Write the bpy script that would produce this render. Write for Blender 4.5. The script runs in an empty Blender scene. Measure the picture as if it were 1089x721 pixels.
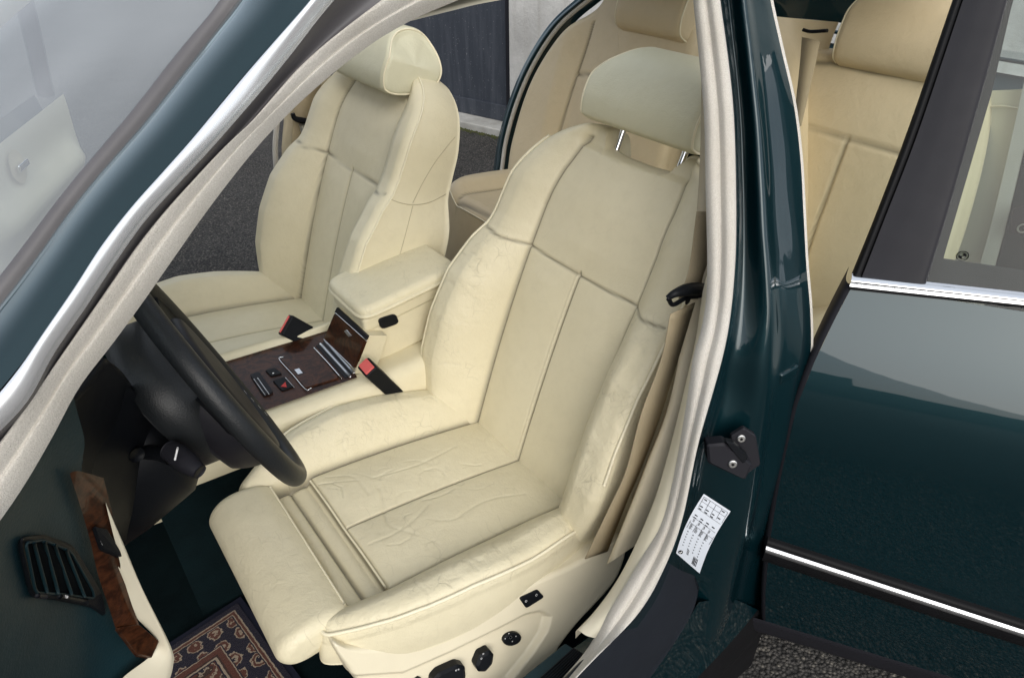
import bpy, math, random
import numpy as np
from mathutils import Vector
random.seed(7); rng = np.random.default_rng(7)
SC = bpy.context.scene
COL = SC.collection
# ------------------------------------------------------------------ camera (x = rearwards, y = to the right side of the car, z = up)
CAM = np.array([-.06445, -1.2484, 1.5000]); YAW, PITCH, ROLL, FPX = .64236, .59787, -.011254, 731.92
Fw = np.array([math.sin(YAW)*math.cos(PITCH), math.cos(YAW)*math.cos(PITCH), -math.sin(PITCH)])
_r = np.cross(Fw, [0, 0, 1]); _r /= np.linalg.norm(_r); _u = np.cross(_r, Fw)
Rt = math.cos(ROLL)*_r + math.sin(ROLL)*_u; Up = -math.sin(ROLL)*_r + math.cos(ROLL)*_u
def ray(px, py): return Fw + Rt*(px-544.5)/FPX - Up*(py-360.5)/FPX
def at(px, py, ax, val):                       # the point of the place seen at a photo pixel, on the plane ax = val
    d = ray(px, py); i = 'xyz'.index(ax); return CAM + (val-CAM[i])/d[i]*d
def on_plane(px, py, p0, n):
    d = ray(px, py); return CAM + ((np.array(p0)-CAM)@n)/(d@n)*d
def hit(px, py, f, t0=.3, t1=6.):              # first root of the implicit surface f along the ray
    d = ray(px, py); ts = np.linspace(t0, t1, 400); v = [f(CAM+t*d) for t in ts]
    for i in range(len(ts)-1):
        if v[i]*v[i+1] <= 0:
            a, b = ts[i], ts[i+1]
            for _ in range(30):
                m = (a+b)/2
                if f(CAM+a*d)*f(CAM+m*d) <= 0: b = m
                else: a = m
            return CAM+a*d
    return CAM+t1*d
SZ = [0, .40, .70, .95, 1.15, 1.38]; SYv = [-.86, -.86, -.86, -.83, -.75, -.63]
def side(px, py, off=0.): return hit(px, py, lambda p: p[1]-(np.interp(p[2], SZ, SYv)+off), .2, 3.)
def right_side(px, py, off=0.): return hit(px, py, lambda p: p[1]+(np.interp(p[2], SZ, SYv)+off), .5, 4.)
cam = bpy.data.cameras.new('camera'); camo = bpy.data.objects.new('camera', cam); COL.objects.link(camo)
from mathutils import Matrix
M = Matrix(((Rt[0], Up[0], -Fw[0], CAM[0]), (Rt[1], Up[1], -Fw[1], CAM[1]), (Rt[2], Up[2], -Fw[2], CAM[2]), (0, 0, 0, 1)))
camo.matrix_world = M
cam.sensor_width = 36; cam.lens = 36*FPX/1089; cam.clip_end = 500; cam.clip_start = .02
SC.camera = camo
# ------------------------------------------------------------------ materials
MT = {}
def new_mat(name):
    m = bpy.data.materials.new(name); m.use_nodes = True; MT[name] = m
    nt = m.node_tree; b = nt.nodes['Principled BSDF']; return m, nt, b
def node(nt, t, **kw):
    n = nt.nodes.new(t)
    for k, v in kw.items():
        if k in n.inputs.keys() if isinstance(k, str) else False: n.inputs[k].default_value = v
        else: setattr(n, k, v)
    return n
def ramp(nt, fac, stops):
    r = nt.nodes.new('ShaderNodeValToRGB'); e = r.color_ramp.elements
    while len(e) < len(stops): e.new(.5)
    for i, (p, c) in enumerate(stops):
        e[i].position = p; e[i].color = (*c, 1) if not isinstance(c, float) else (c, c, c, 1)
    nt.links.new(fac, r.inputs[0]); return r.outputs[0]
def noise(nt, vec, scale, detail=3, rough=.5, dist=0.):
    n = nt.nodes.new('ShaderNodeTexNoise'); n.inputs['Scale'].default_value = scale; n.inputs['Detail'].default_value = detail
    n.inputs['Roughness'].default_value = rough; n.inputs['Distortion'].default_value = dist
    if vec is not None: nt.links.new(vec, n.inputs['Vector'])
    return n.outputs['Fac']
def mth(nt, op, a, b=None, c=None, clamp=False):
    n = nt.nodes.new('ShaderNodeMath'); n.operation = op; n.use_clamp = clamp
    for i, x in enumerate((a, b, c)):
        if x is None: continue
        if isinstance(x, (int, float)): n.inputs[i].default_value = x
        else: nt.links.new(x, n.inputs[i])
    return n.outputs[0]
def mixc(nt, f, a, b, mode='MIX'):
    n = nt.nodes.new('ShaderNodeMix'); n.data_type = 'RGBA'; n.blend_type = mode
    for i, x in ((0, f), (6, a), (7, b)):
        if isinstance(x, (int, float)): n.inputs[i].default_value = x
        elif isinstance(x, tuple): n.inputs[i].default_value = (*x, 1)
        else: nt.links.new(x, n.inputs[i])
    return n.outputs[2]
def bump(nt, h, dist, prev=None, strength=1.):
    n = nt.nodes.new('ShaderNodeBump'); n.inputs['Distance'].default_value = dist; n.inputs['Strength'].default_value = strength
    nt.links.new(h, n.inputs['Height'])
    if prev is not None: nt.links.new(prev, n.inputs['Normal'])
    return n.outputs[0]
def objc(nt): return nt.nodes.new('ShaderNodeTexCoord').outputs['Object']
def setp(b, **kw):
    mp = {'rough': 'Roughness', 'metal': 'Metallic', 'spec': 'Specular IOR Level', 'coat': 'Coat Weight', 'coatr': 'Coat Roughness', 'ior': 'IOR',
          'trans': 'Transmission Weight', 'sheen': 'Sheen Weight'}
    for k, v in kw.items():
        if k == 'col': b.inputs['Base Color'].default_value = (*v, 1)
        else: b.inputs[mp[k]].default_value = v
def leather(name, col, dark, wear=1., rough=.42, fold=1.):
    m, nt, b = new_mat(name); L = nt.links; v = objc(nt)
    at_ = nt.nodes.new('ShaderNodeAttribute'); at_.attribute_name = 'dirt'
    aw = nt.nodes.new('ShaderNodeAttribute'); aw.attribute_name = 'wear'
    big = noise(nt, v, 5, 4, .6); mid = noise(nt, v, 38, 4, .6)
    c = mixc(nt, ramp(nt, big, [(.3, 0.), (.75, 1.)]), col, tuple(x*y for x, y in zip(col, (.94, .93, .90))))
    c = mixc(nt, mth(nt, 'MULTIPLY', ramp(nt, mid, [(.45, 0.), (.8, 1.)]), .13), c, dark)
    # crackle: thin creases where the leather is worn
    wv = nt.nodes.new('ShaderNodeTexNoise'); wv.inputs['Scale'].default_value = 9; L.new(v, wv.inputs['Vector'])
    vm = nt.nodes.new('ShaderNodeVectorMath'); vm.operation = 'MULTIPLY_ADD'; L.new(wv.outputs['Color'], vm.inputs[0]); vm.inputs[1].default_value = (.11, .11, .11); L.new(v, vm.inputs[2])
    vo = nt.nodes.new('ShaderNodeTexVoronoi'); vo.feature = 'DISTANCE_TO_EDGE'; vo.inputs['Scale'].default_value = 26; L.new(vm.outputs[0], vo.inputs['Vector'])
    vo2 = nt.nodes.new('ShaderNodeTexVoronoi'); vo2.feature = 'DISTANCE_TO_EDGE'; vo2.inputs['Scale'].default_value = 61; L.new(vm.outputs[0], vo2.inputs['Vector'])
    ck = ramp(nt, vo.outputs['Distance'], [(0., 1.), (.035, 0.)])
    ck2 = ramp(nt, vo2.outputs['Distance'], [(0., .6), (.045, 0.)])
    msk = ramp(nt, noise(nt, v, 15, 2), [(.52, 0.), (.66, 1.)])
    msk2 = ramp(nt, noise(nt, v, 21, 2), [(.5, 0.), (.62, 1.)])
    ck = mth(nt, 'MULTIPLY', mth(nt, 'MULTIPLY', ck, msk), aw.outputs['Fac'])
    ck2 = mth(nt, 'MULTIPLY', mth(nt, 'MULTIPLY', ck2, msk2), aw.outputs['Fac'])
    ck = mth(nt, 'MULTIPLY', mth(nt, 'MAXIMUM', ck, ck2), wear)
    c = mixc(nt, mth(nt, 'MULTIPLY', ck, .30), c, tuple(x*.45 for x in dark))
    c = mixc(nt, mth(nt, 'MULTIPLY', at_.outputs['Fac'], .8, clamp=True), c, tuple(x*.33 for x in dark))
    L.new(c, b.inputs['Base Color'])
    grain = nt.nodes.new('ShaderNodeTexVoronoi'); grain.inputs['Scale'].default_value = 520; L.new(v, grain.inputs['Vector'])
    n1 = bump(nt, grain.outputs['Distance'], .00022)
    amt = mth(nt, 'MULTIPLY_ADD', aw.outputs['Fac'], .65, .25)
    n2 = bump(nt, mth(nt, 'MULTIPLY', noise(nt, v, 26, 4, .6), amt), .0036*fold, n1)
    n2 = bump(nt, mth(nt, 'MULTIPLY', noise(nt, v, 70, 3, .6, .6), amt), .0012*fold, n2)
    n3 = bump(nt, mth(nt, 'MULTIPLY', ck, -1.), .0005, n2)
    L.new(n3, b.inputs['Normal'])
    r = mth(nt, 'MULTIPLY_ADD', mid, .16, rough-.06); L.new(r, b.inputs['Roughness'])
    setp(b, spec=.38); return m
CREAM = (.68, .62, .445)
leather('cream_leather', CREAM, (.42, .37, .25))
leather('cream_leather_head', (.62, .60, .445), (.46, .43, .28), .15)
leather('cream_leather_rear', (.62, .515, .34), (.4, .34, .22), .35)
leather('cream_piping', (.78, .72, .54), (.5, .45, .32), .0)
leather('dark_leather', (.012, .014, .016), (.02, .02, .02), .0, .42, .12)
def simple(name, col, rough=.5, metal=0., spec=.5, grain=None, var=.0, coat=0., coatr=.03, gs=400, sheen=0.):
    m, nt, b = new_mat(name); v = objc(nt); setp(b, col=col, rough=rough, metal=metal, spec=spec, coat=coat, coatr=coatr, sheen=sheen)
    n = noise(nt, v, 14, 4, .6)
    c = mixc(nt, mth(nt, 'MULTIPLY', ramp(nt, n, [(.3, 0.), (.7, 1.)]), 1.), col, tuple(x*(1-var) for x in col)); nt.links.new(c, b.inputs['Base Color'])
    r = mth(nt, 'MULTIPLY_ADD', noise(nt, v, 30, 4, .7), .14*min(1, rough*3), rough-.05*min(1, rough*3)); nt.links.new(r, b.inputs['Roughness'])
    if grain: nt.links.new(bump(nt, noise(nt, v, gs, 3, .7), grain), b.inputs['Normal'])
    return m
simple('seam_thread', (.42, .37, .25), .7)
simple('cream_plastic', (.66, .60, .445), .42, grain=.00012, var=.06)
simple('cream_trim', (.66, .61, .47), .5, grain=.0001, var=.06)
simple('beige_trim', (.62, .54, .38), .55, grain=.0002, var=.1)
simple('black_plastic', (.006, .007, .009), .42, spec=.14, grain=.00025, var=.15, gs=700)
simple('satin_black', (.014, .014, .018), .5, spec=.2, grain=.00008, var=.15, gs=500)
simple('kick_plastic', (.012, .015, .021), .38, spec=.4, grain=.0003, var=.2, gs=350)
simple('rubber', (.006, .006, .007), .55, spec=.15, var=.3)
simple('grey_rubber', (.10, .095, .10), .5, grain=.0001, var=.2)
simple('teal_dash', (.006, .027, .035), .5, spec=.3, grain=.0006, var=.2, gs=260)
simple('teal_carpet', (.0035, .011, .013), .95, grain=.002, var=.4, gs=300, spec=.1)
simple('satin_chrome', (.90, .905, .91), .22, metal=.75, var=.03)
simple('chrome', (.86, .87, .88), .09, metal=1., var=.04)
simple('brushed_chrome', (.72, .73, .75), .3, metal=1., var=.08)
simple('screw_metal', (.6, .6, .58), .35, metal=1., var=.15)
simple('pink_plastic', (.62, .10, .09), .4)
simple('white_print', (.75, .75, .75), .5)
simple('red_print', (.45, .02, .015), .5)
simple('belt_fabric', (.38, .31, .195), .7, grain=.0005, var=.1, gs=600)
def paint(name, col, flake=.12):
    m, nt, b = new_mat(name); v = objc(nt)
    f = nt.nodes.new('ShaderNodeTexVoronoi'); f.inputs['Scale'].default_value = 1500; nt.links.new(v, f.inputs['Vector'])
    c = mixc(nt, mth(nt, 'MULTIPLY', ramp(nt, f.outputs['Distance'], [(.0, 1.), (.4, 0.)]), flake), col, tuple(x*3.0 for x in col))
    nt.links.new(c, b.inputs['Base Color']); setp(b, rough=.4, metal=.35, coat=1., coatr=.02, spec=.3); b.inputs['Coat IOR'].default_value = 1.5; b.inputs['Coat Tint'].default_value = (.6, .88, .95, 1)
    nt.links.new(bump(nt, noise(nt, v, 6, 3), .0004), b.inputs['Coat Normal']); return m
simple('vent_teal', (.004, .017, .022), .5, spec=.25)
simple('vent_dark', (.002, .003, .004), .9, spec=.05)
paint('teal_paint', (.0009, .0150, .0185))
# glass
def glass(name, tint, rough=0., ior=1.6, haze=0.):
    m, nt, b = new_mat(name); nt.nodes.remove(b); out = nt.nodes['Material Output']
    tr = nt.nodes.new('ShaderNodeBsdfTransparent'); tr.inputs[0].default_value = (*tint, 1)
    gl = nt.nodes.new('ShaderNodeBsdfGlossy'); gl.inputs['Roughness'].default_value = rough
    fr = nt.nodes.new('ShaderNodeFresnel'); fr.inputs['IOR'].default_value = ior
    nb = bump(nt, noise(nt, objc(nt), 5, 2), .002); nt.links.new(nb, gl.inputs['Normal'])
    mx = nt.nodes.new('ShaderNodeMixShader'); nt.links.new(fr.outputs[0], mx.inputs[0]); nt.links.new(tr.outputs[0], mx.inputs[1]); nt.links.new(gl.outputs[0], mx.inputs[2])
    last = mx.outputs[0]
    if haze:      # thin film of pale diffuse colour that paints in the sky's glare
        df = nt.nodes.new('ShaderNodeBsdfDiffuse'); df.inputs[0].default_value = (.93, .97, 1, 1)
        mp = nt.nodes.new('ShaderNodeMapping'); mp.inputs['Scale'].default_value = (1.6, 2.6, 1); mp.inputs['Rotation'].default_value = (0, 0, .5); nt.links.new(objc(nt), mp.inputs['Vector'])
        f = mth(nt, 'MULTIPLY_ADD', ramp(nt, noise(nt, mp.outputs[0], 1.3, 2, .45), [(.35, 0.), (.62, 1.)]), haze*.8, haze*.55)
        m2 = nt.nodes.new('ShaderNodeMixShader'); nt.links.new(f, m2.inputs[0]); nt.links.new(last, m2.inputs[1]); nt.links.new(df.outputs[0], m2.inputs[2]); last = m2.outputs[0]
    nt.links.new(last, out.inputs[0]); return m
glass('window_glass', (.66, .76, .74), ior=1.38); glass('windscreen_glass', (.80, .88, .87), ior=2.1, haze=.17)
# wood burl
m, nt, b = new_mat('burl_wood'); v = objc(nt)
g1 = noise(nt, v, 22, 8, .7, 2.5); g2 = noise(nt, v, 160, 4, .6, 1.)
wc = ramp(nt, mth(nt, 'MULTIPLY_ADD', g2, .25, mth(nt, 'MULTIPLY', g1, .85)), [(.30, (.006, .002, .001)), (.50, (.022, .0075, .0035)), (.64, (.060, .020, .008)), (.75, (.016, .005, .0025))])
nt.links.new(wc, b.inputs['Base Color']); setp(b, rough=.35, coat=.22, coatr=.04, spec=.15)
# fuzzy door seal (velour)
m, nt, b = new_mat('velour_seal'); v = objc(nt)
sc = mixc(nt, ramp(nt, noise(nt, v, 900, 2), [(.3, 0.), (.7, 1.)]), (.47, .445, .40), (.68, .655, .60))
sc = mixc(nt, ramp(nt, noise(nt, v, 7, 4), [(.35, 0.), (.7, .5)]), sc, (.42, .38, .31))
nt.links.new(sc, b.inputs['Base Color']); nt.links.new(bump(nt, noise(nt, v, 700, 3, .7), .0012), b.inputs['Normal']); setp(b, rough=.95, sheen=.3, spec=.15)
# asphalt
m, nt, b = new_mat('asphalt'); v = objc(nt)
vo = nt.nodes.new('ShaderNodeTexVoronoi'); vo.inputs['Scale'].default_value = 130; nt.links.new(v, vo.inputs['Vector'])
rc = ramp(nt, vo.outputs['Color'], [(.0, (.018, .017, .016)), (.5, (.048, .044, .040)), (.75, (.085, .078, .068)), (.92, (.21, .19, .155))])
big = ramp(nt, noise(nt, v, 1.6, 6, .65), [(.4, .0), (.62, 1.)])
rc = mixc(nt, mth(nt, 'MULTIPLY', big, .5), rc, (.115, .108, .10))
rc = mixc(nt, ramp(nt, vo.outputs['Distance'], [(.35, 0.), (.75, .85)]), rc, (.012, .012, .012))
nt.links.new(rc, b.inputs['Base Color']); setp(b, rough=.85, spec=.3)
nt.links.new(bump(nt, mth(nt, 'MULTIPLY', vo.outputs['Distance'], -1.), .006, bump(nt, noise(nt, v, 40, 4), .004)), b.inputs['Normal'])
# concrete
m, nt, b = new_mat('concrete'); v = objc(nt)
c1 = ramp(nt, noise(nt, v, 2.2, 8, .7), [(.3, (.36, .355, .34)), (.55, (.50, .495, .475)), (.75, (.60, .59, .57))])
mp = nt.nodes.new('ShaderNodeMapping'); mp.inputs['Scale'].default_value = (6, 6, .5); nt.links.new(v, mp.inputs['Vector'])
c1 = mixc(nt, ramp(nt, noise(nt, mp.outputs[0], 3, 5), [(.5, 0.), (.8, .5)]), c1, (.27, .255, .22))
nt.links.new(c1, b.inputs['Base Color']); setp(b, rough=.9, spec=.2); nt.links.new(bump(nt, noise(nt, v, 60, 5, .7), .004), b.inputs['Normal'])
# mossy kerb
m, nt, b = new_mat('kerb_stone'); v = objc(nt)
c1 = ramp(nt, noise(nt, v, 8, 6, .7), [(.3, (.30, .29, .26)), (.7, (.46, .45, .42))]); nt.links.new(c1, b.inputs['Base Color']); setp(b, rough=.9)
nt.links.new(bump(nt, noise(nt, v, 60, 5, .7), .006), b.inputs['Normal'])
simple('moss', (.075, .085, .02), .95, grain=.01, var=.6, gs=90)
m, nt, b = new_mat('garage_panel'); v = objc(nt)
mp = nt.nodes.new('ShaderNodeMapping'); mp.inputs['Scale'].default_value = (8, 8, .8); nt.links.new(v, mp.inputs['Vector'])
c1 = mixc(nt, ramp(nt, noise(nt, mp.outputs[0], 3, 6, .7), [(.45, 0.), (.75, .7)]), (.030, .036, .048), (.075, .083, .10))
spk = ramp(nt, noise(nt, v, 120, 2), [(.70, 0.), (.74, .8)]); c1 = mixc(nt, spk, c1, (.3, .3, .3))
nt.links.new(c1, b.inputs['Base Color']); setp(b, rough=.55)
simple('brick_far', (.10, .085, .07), .9, var=.5)
# persian mat (pattern lives in the mat's own local plane, metres)
m, nt, b = new_mat('persian_rug'); v = objc(nt)
def dist_field(nt, v):
    sp = nt.nodes.new('ShaderNodeSeparateXYZ'); nt.links.new(v, sp.inputs[0]); return sp.outputs
X_, Y_, _ = dist_field(nt, v)
ax = mth(nt, 'SUBTRACT', .245, mth(nt, 'ABSOLUTE', X_)); ay = mth(nt, 'SUBTRACT', .31, mth(nt, 'ABSOLUTE', Y_))
dm = mth(nt, 'MINIMUM', ax, ay)                    # distance in from the rim
wob = mth(nt, 'MULTIPLY_ADD', noise(nt, v, 120, 2), .004, -.002); dm = mth(nt, 'ADD', dm, wob)
navy, rust, sand, brn = (.006, .008, .026), (.13, .040, .024), (.46, .37, .27), (.05, .022, .015)
base = ramp(nt, mth(nt, 'MULTIPLY', dm, 4.), [(0., navy), (.045, sand), (.055, rust), (.075, sand), (.085, navy)]); bn = [n for n in nt.nodes if n.type == 'VALTORGB'][-1]; bn.color_ramp.interpolation = 'CONSTANT'
base2 = ramp(nt, mth(nt, 'MULTIPLY', dm, 4.), [(0., navy), (.275, sand), (.285, rust), (.33, brn), (.345, sand), (.36, navy)]); bn2 = [n for n in nt.nodes if n.type == 'VALTORGB'][-1]; bn2.color_ramp.interpolation = 'CONSTANT'
inner = mth(nt, 'GREATER_THAN', dm, .062)
bc = mixc(nt, inner, base, base2)
def flowers(scale, freq, lo):
    vo = nt.nodes.new('ShaderNodeTexVoronoi'); vo.inputs['Scale'].default_value = scale; vo.inputs['Randomness'].default_value = .25; nt.links.new(v, vo.inputs['Vector'])
    return vo.outputs['Distance']
f1 = flowers(24, 0, 0)
fl = nt.nodes.new('ShaderNodeValToRGB'); nt.links.new(mth(nt, 'ADD', f1, mth(nt, 'MULTIPLY_ADD', noise(nt, v, 140, 2), .3, -.15)), fl.inputs[0]); fl.color_ramp.interpolation = 'CONSTANT'
e = fl.color_ramp.elements
for _ in range(4): e.new(.5)
for i, (p, c_) in enumerate([(0., sand), (.09, navy), (.17, sand), (.25, rust), (.36, sand), (.42, navy)]): e[i].position = p; e[i].color = (*c_, 1)
inband = mth(nt, 'MULTIPLY', mth(nt, 'GREATER_THAN', dm, .024), mth(nt, 'LESS_THAN', dm, .067))
field = mth(nt, 'GREATER_THAN', dm, .094)
bc = mixc(nt, inband, bc, fl.outputs[0])
f2 = flowers(15, 0, 0)
ff = nt.nodes.new('ShaderNodeValToRGB'); nt.links.new(mth(nt, 'ADD', f2, mth(nt, 'MULTIPLY_ADD', noise(nt, v, 90, 3), .45, -.22)), ff.inputs[0]); ff.color_ramp.interpolation = 'CONSTANT'
e = ff.color_ramp.elements
for _ in range(6): e.new(.5)
for i, (p, c_) in enumerate([(0., navy), (.10, sand), (.16, brn), (.24, rust), (.36, sand), (.40, rust), (.56, sand), (.62, brn)]): e[i].position = p; e[i].color = (*c_, 1)
bc = mixc(nt, field, bc, ff.outputs[0])
bc = mixc(nt, ramp(nt, noise(nt, v, 500, 2), [(.35, 0.), (.7, .45)]), bc, (.05, .03, .03))
nt.links.new(bc, b.inputs['Base Color']); setp(b, rough=1., spec=.05, sheen=.2); nt.links.new(bump(nt, noise(nt, v, 650, 2), .003), b.inputs['Normal'])
# printed sticker
m, nt, b = new_mat('silver_label'); setp(b, col=(.62, .66, .72), rough=.35, metal=.2)
# ------------------------------------------------------------------ builders
def link(name, me, mat, parent=None, smooth=True):
    o = bpy.data.objects.new(name, me); COL.objects.link(o); me.materials.append(MT[mat])
    if parent is not None: o.parent = parent
    if smooth:
        for p in me.polygons: p.use_smooth = True
    return o
def mesh_of(name, verts, faces, mat, parent=None, smooth=True, dirt=None, wear=None):
    me = bpy.data.meshes.new(name); me.from_pydata([tuple(map(float, v)) for v in verts], [], [tuple(map(int, f)) for f in faces]); me.update()
    for nm, arr in (('dirt', dirt), ('wear', wear)):
        if arr is not None:
            a = me.attributes.new(nm, 'FLOAT', 'POINT'); a.data.foreach_set('value', np.asarray(arr, dtype=np.float32).ravel())
    return link(name, me, mat, parent, smooth)
def catmull(P, n, closed=False):
    P = np.asarray(P, float); k = len(P)
    if k == 2 and not closed: return P[0]+(P[1]-P[0])*np.linspace(0, 1, n)[:, None]
    if closed: Q = np.vstack([P[-1], P, P[0], P[1]]); segs = k
    else: Q = np.vstack([2*P[0]-P[1], P, 2*P[-1]-P[-2]]); segs = k-1
    out = []; fine = 24
    for i in range(segs):
        a, b_, c, d = Q[i:i+4]; t = np.linspace(0, 1, fine, endpoint=False)[:, None]
        out.append(.5*((2*b_)+(-a+c)*t+(2*a-5*b_+4*c-d)*t*t+(-a+3*b_-3*c+d)*t**3))
    out = np.vstack(out+([Q[1][None]] if closed else [Q[-2][None]]))
    L = np.r_[0, np.cumsum(np.linalg.norm(np.diff(out, axis=0), axis=1))]
    s = np.linspace(0, L[-1], n, endpoint=not closed)
    return np.stack([np.interp(s, L, out[:, j]) for j in range(out.shape[1])], 1)
def grid_faces(n, m, wrap_n=False, wrap_m=False, base=0):
    F = []
    for i in range(n if wrap_n else n-1):
        for j in range(m if wrap_m else m-1):
            a = base+i*m+j; b_ = base+((i+1) % n)*m+j; c = base+((i+1) % n)*m+(j+1) % m; d = base+i*m+(j+1) % m
            F.append((a, b_, c, d))
    return F
def loft(name, curves, mat, parent=None, n=60, sub=6, thick=None, smooth=True, cross_smooth=True):
    """skin through a few edge curves; each a list of 3-D points"""
    cs = [catmull(c, n) for c in curves]; A = np.stack(cs, 1)        # n,k,3
    if cross_smooth and len(curves) > 2: A = np.stack([catmull(r, (len(curves)-1)*sub+1) for r in A])
    n_, m_ = A.shape[:2]
    o = mesh_of(name, A.reshape(-1, 3), grid_faces(n_, m_), mat, parent, smooth)
    if thick:
        md = o.modifiers.new('solid', 'SOLIDIFY'); md.thickness = thick; md.offset = 0
    return o
def tube_data(P, r, n=60, k=10, closed=False, cap=True):
    C = catmull(P, n, closed); T = np.gradient(C, axis=0) if not closed else (np.roll(C, -1, 0)-np.roll(C, 1, 0))
    T /= np.linalg.norm(T, axis=1)[:, None]+1e-12
    up = np.array([0, 0, 1.]) if abs(T[0][2]) < .9 else np.array([1., 0, 0])
    N = np.cross(T[0], up); N /= np.linalg.norm(N); V = []
    rr = np.broadcast_to(np.asarray(r, float), (n,)) if np.ndim(r) == 0 else np.interp(np.linspace(0, 1, n), np.linspace(0, 1, len(r)), r)
    for i in range(n):
        N = N-T[i]*(N@T[i]); N /= np.linalg.norm(N); B = np.cross(T[i], N)
        for j in range(k):
            a = 2*math.pi*j/k; V.append(C[i]+rr[i]*(math.cos(a)*N+math.sin(a)*B))
    F = grid_faces(n, k, closed, True)
    if not closed and cap: F += [tuple(range(k))[::-1], tuple((n-1)*k+j for j in range(k))]
    return V, F
def tube(name, P, r, mat, parent=None, **kw):
    V, F = tube_data(P, r, **kw); return mesh_of(name, V, F, mat, parent)
def tubes(name, list_, mat, parent=None):
    VV, FF = [], []
    for P, r, kw in list_:
        V, F = tube_data(P, r, **kw); b0 = len(VV); VV += list(V); FF += [tuple(i+b0 for i in f) for f in F]
    return mesh_of(name, VV, FF, mat, parent)
def rounded_poly(pts, r=.2, n=5):
    out = []; k = len(pts); pts = [np.array(p, float) for p in pts]
    for i in range(k):
        a, b_, c = pts[i-1], pts[i], pts[(i+1) % k]
        for t in np.linspace(0, 1, n):
            p0 = b_+(a-b_)*r; p1 = b_+(c-b_)*r
            out.append((1-t)**2*p0+2*t*(1-t)*b_+t*t*p1)
    return out
def plate(name, pts, nrm, h, mat, parent=None, bev=.0015, r=.0, smooth=False):
    """extruded polygon (3-D points, base) along nrm by h with a bevelled rim"""
    nrm = np.array(nrm, float); nrm /= np.linalg.norm(nrm)
    if r: pts = rounded_poly(pts, r)
    pts = [np.array(p, float) for p in pts]; c = sum(pts)/len(pts); k = len(pts)
    V = [p-nrm*.003 for p in pts]+[p+nrm*(h-bev) for p in pts]
    ins = []
    for p in pts:
        d = c-p; L = np.linalg.norm(d); ins.append(p+d/L*min(bev*1.3, L*.5)+nrm*h)
    V += ins; F = []
    for lv in (0, 1):
        for j in range(k): F.append((lv*k+j, lv*k+(j+1) % k, (lv+1)*k+(j+1) % k, (lv+1)*k+j))
    F.append(tuple(2*k+j for j in range(k))); F.append(tuple(range(k))[::-1])
    o = mesh_of(name, V, F, mat, parent, smooth); return o
def box(name, c, s, mat, parent=None, bev=.004, rot=None, seg=3):
    c = np.array(c, float); V = [np.array((x, y, z))*np.array(s)/2 for x in (-1, 1) for y in (-1, 1) for z in (-1, 1)]
    if rot is not None: V = [rot@v for v in V]
    V = [v+c for v in V]
    F = [(0, 1, 3, 2), (4, 6, 7, 5), (0, 4, 5, 1), (2, 3, 7, 6), (0, 2, 6, 4), (1, 5, 7, 3)]
    o = mesh_of(name, V, F, mat, parent, False)
    if bev:
        md = o.modifiers.new('bevel', 'BEVEL'); md.width = bev; md.segments = seg
        for p in o.data.polygons: p.use_smooth = True
        o.modifiers.new('wn', 'WEIGHTED_NORMAL')
    return o
def hexa(name, bot, top, mat, parent=None, bev=.004, seg=3):
    """box from 4 bottom and 4 top points"""
    V = list(bot)+list(top); F = [(3, 2, 1, 0), (4, 5, 6, 7)]+[(i, (i+1) % 4, 4+(i+1) % 4, 4+i) for i in range(4)]
    o = mesh_of(name, V, F, mat, parent, False)
    if bev:
        md = o.modifiers.new('bevel', 'BEVEL'); md.width = bev; md.segments = seg
        for p in o.data.polygons: p.use_smooth = True
        o.modifiers.new('wn', 'WEIGHTED_NORMAL')
    return o
def empty(name, loc=(0, 0, 0), parent=None):
    o = bpy.data.objects.new(name, None); COL.objects.link(o); o.location = loc; o.empty_display_size = .05
    if parent is not None: o.parent = parent
    return o
def tag(o, label=None, cat=None, group=None, kind=None):
    for k, v in (('label', label), ('category', cat), ('group', group), ('kind', kind)):
        if v: o[k] = v
    return o
class Frame:
    def __init__(s, O, A, B, N): s.O, s.A, s.B, s.N = [np.array(v, float) for v in (O, A, B, N)]
    def w(s, a, b, n): return s.O+np.multiply.outer(a, s.A)+np.multiply.outer(b, s.B)+np.multiply.outer(n, s.N)
    def px(s, px, py, n=0.):
        p = on_plane(px, py, s.O+s.N*n, s.N); d = p-s.O; return float(d@s.A), float(d@s.B)
    def moved(s, d): return Frame(s.O+np.array(d), s.A, s.B, s.N)
def seg_dist(a, b, poly):
    P = np.asarray(poly, float); D = np.full(np.shape(a), 9.)
    for p, q in zip(P[:-1], P[1:]):
        d = q-p; L = d@d+1e-12; t = np.clip(((a-p[0])*d[0]+(b-p[1])*d[1])/L, 0, 1)
        D = np.minimum(D, np.hypot(a-p[0]-t*d[0], b-p[1]-t*d[1]))
    return D
def ss(x, a=0., b=1.):
    t = np.clip((x-a)/(b-a), 0, 1); return t*t*(3-2*t)
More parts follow.
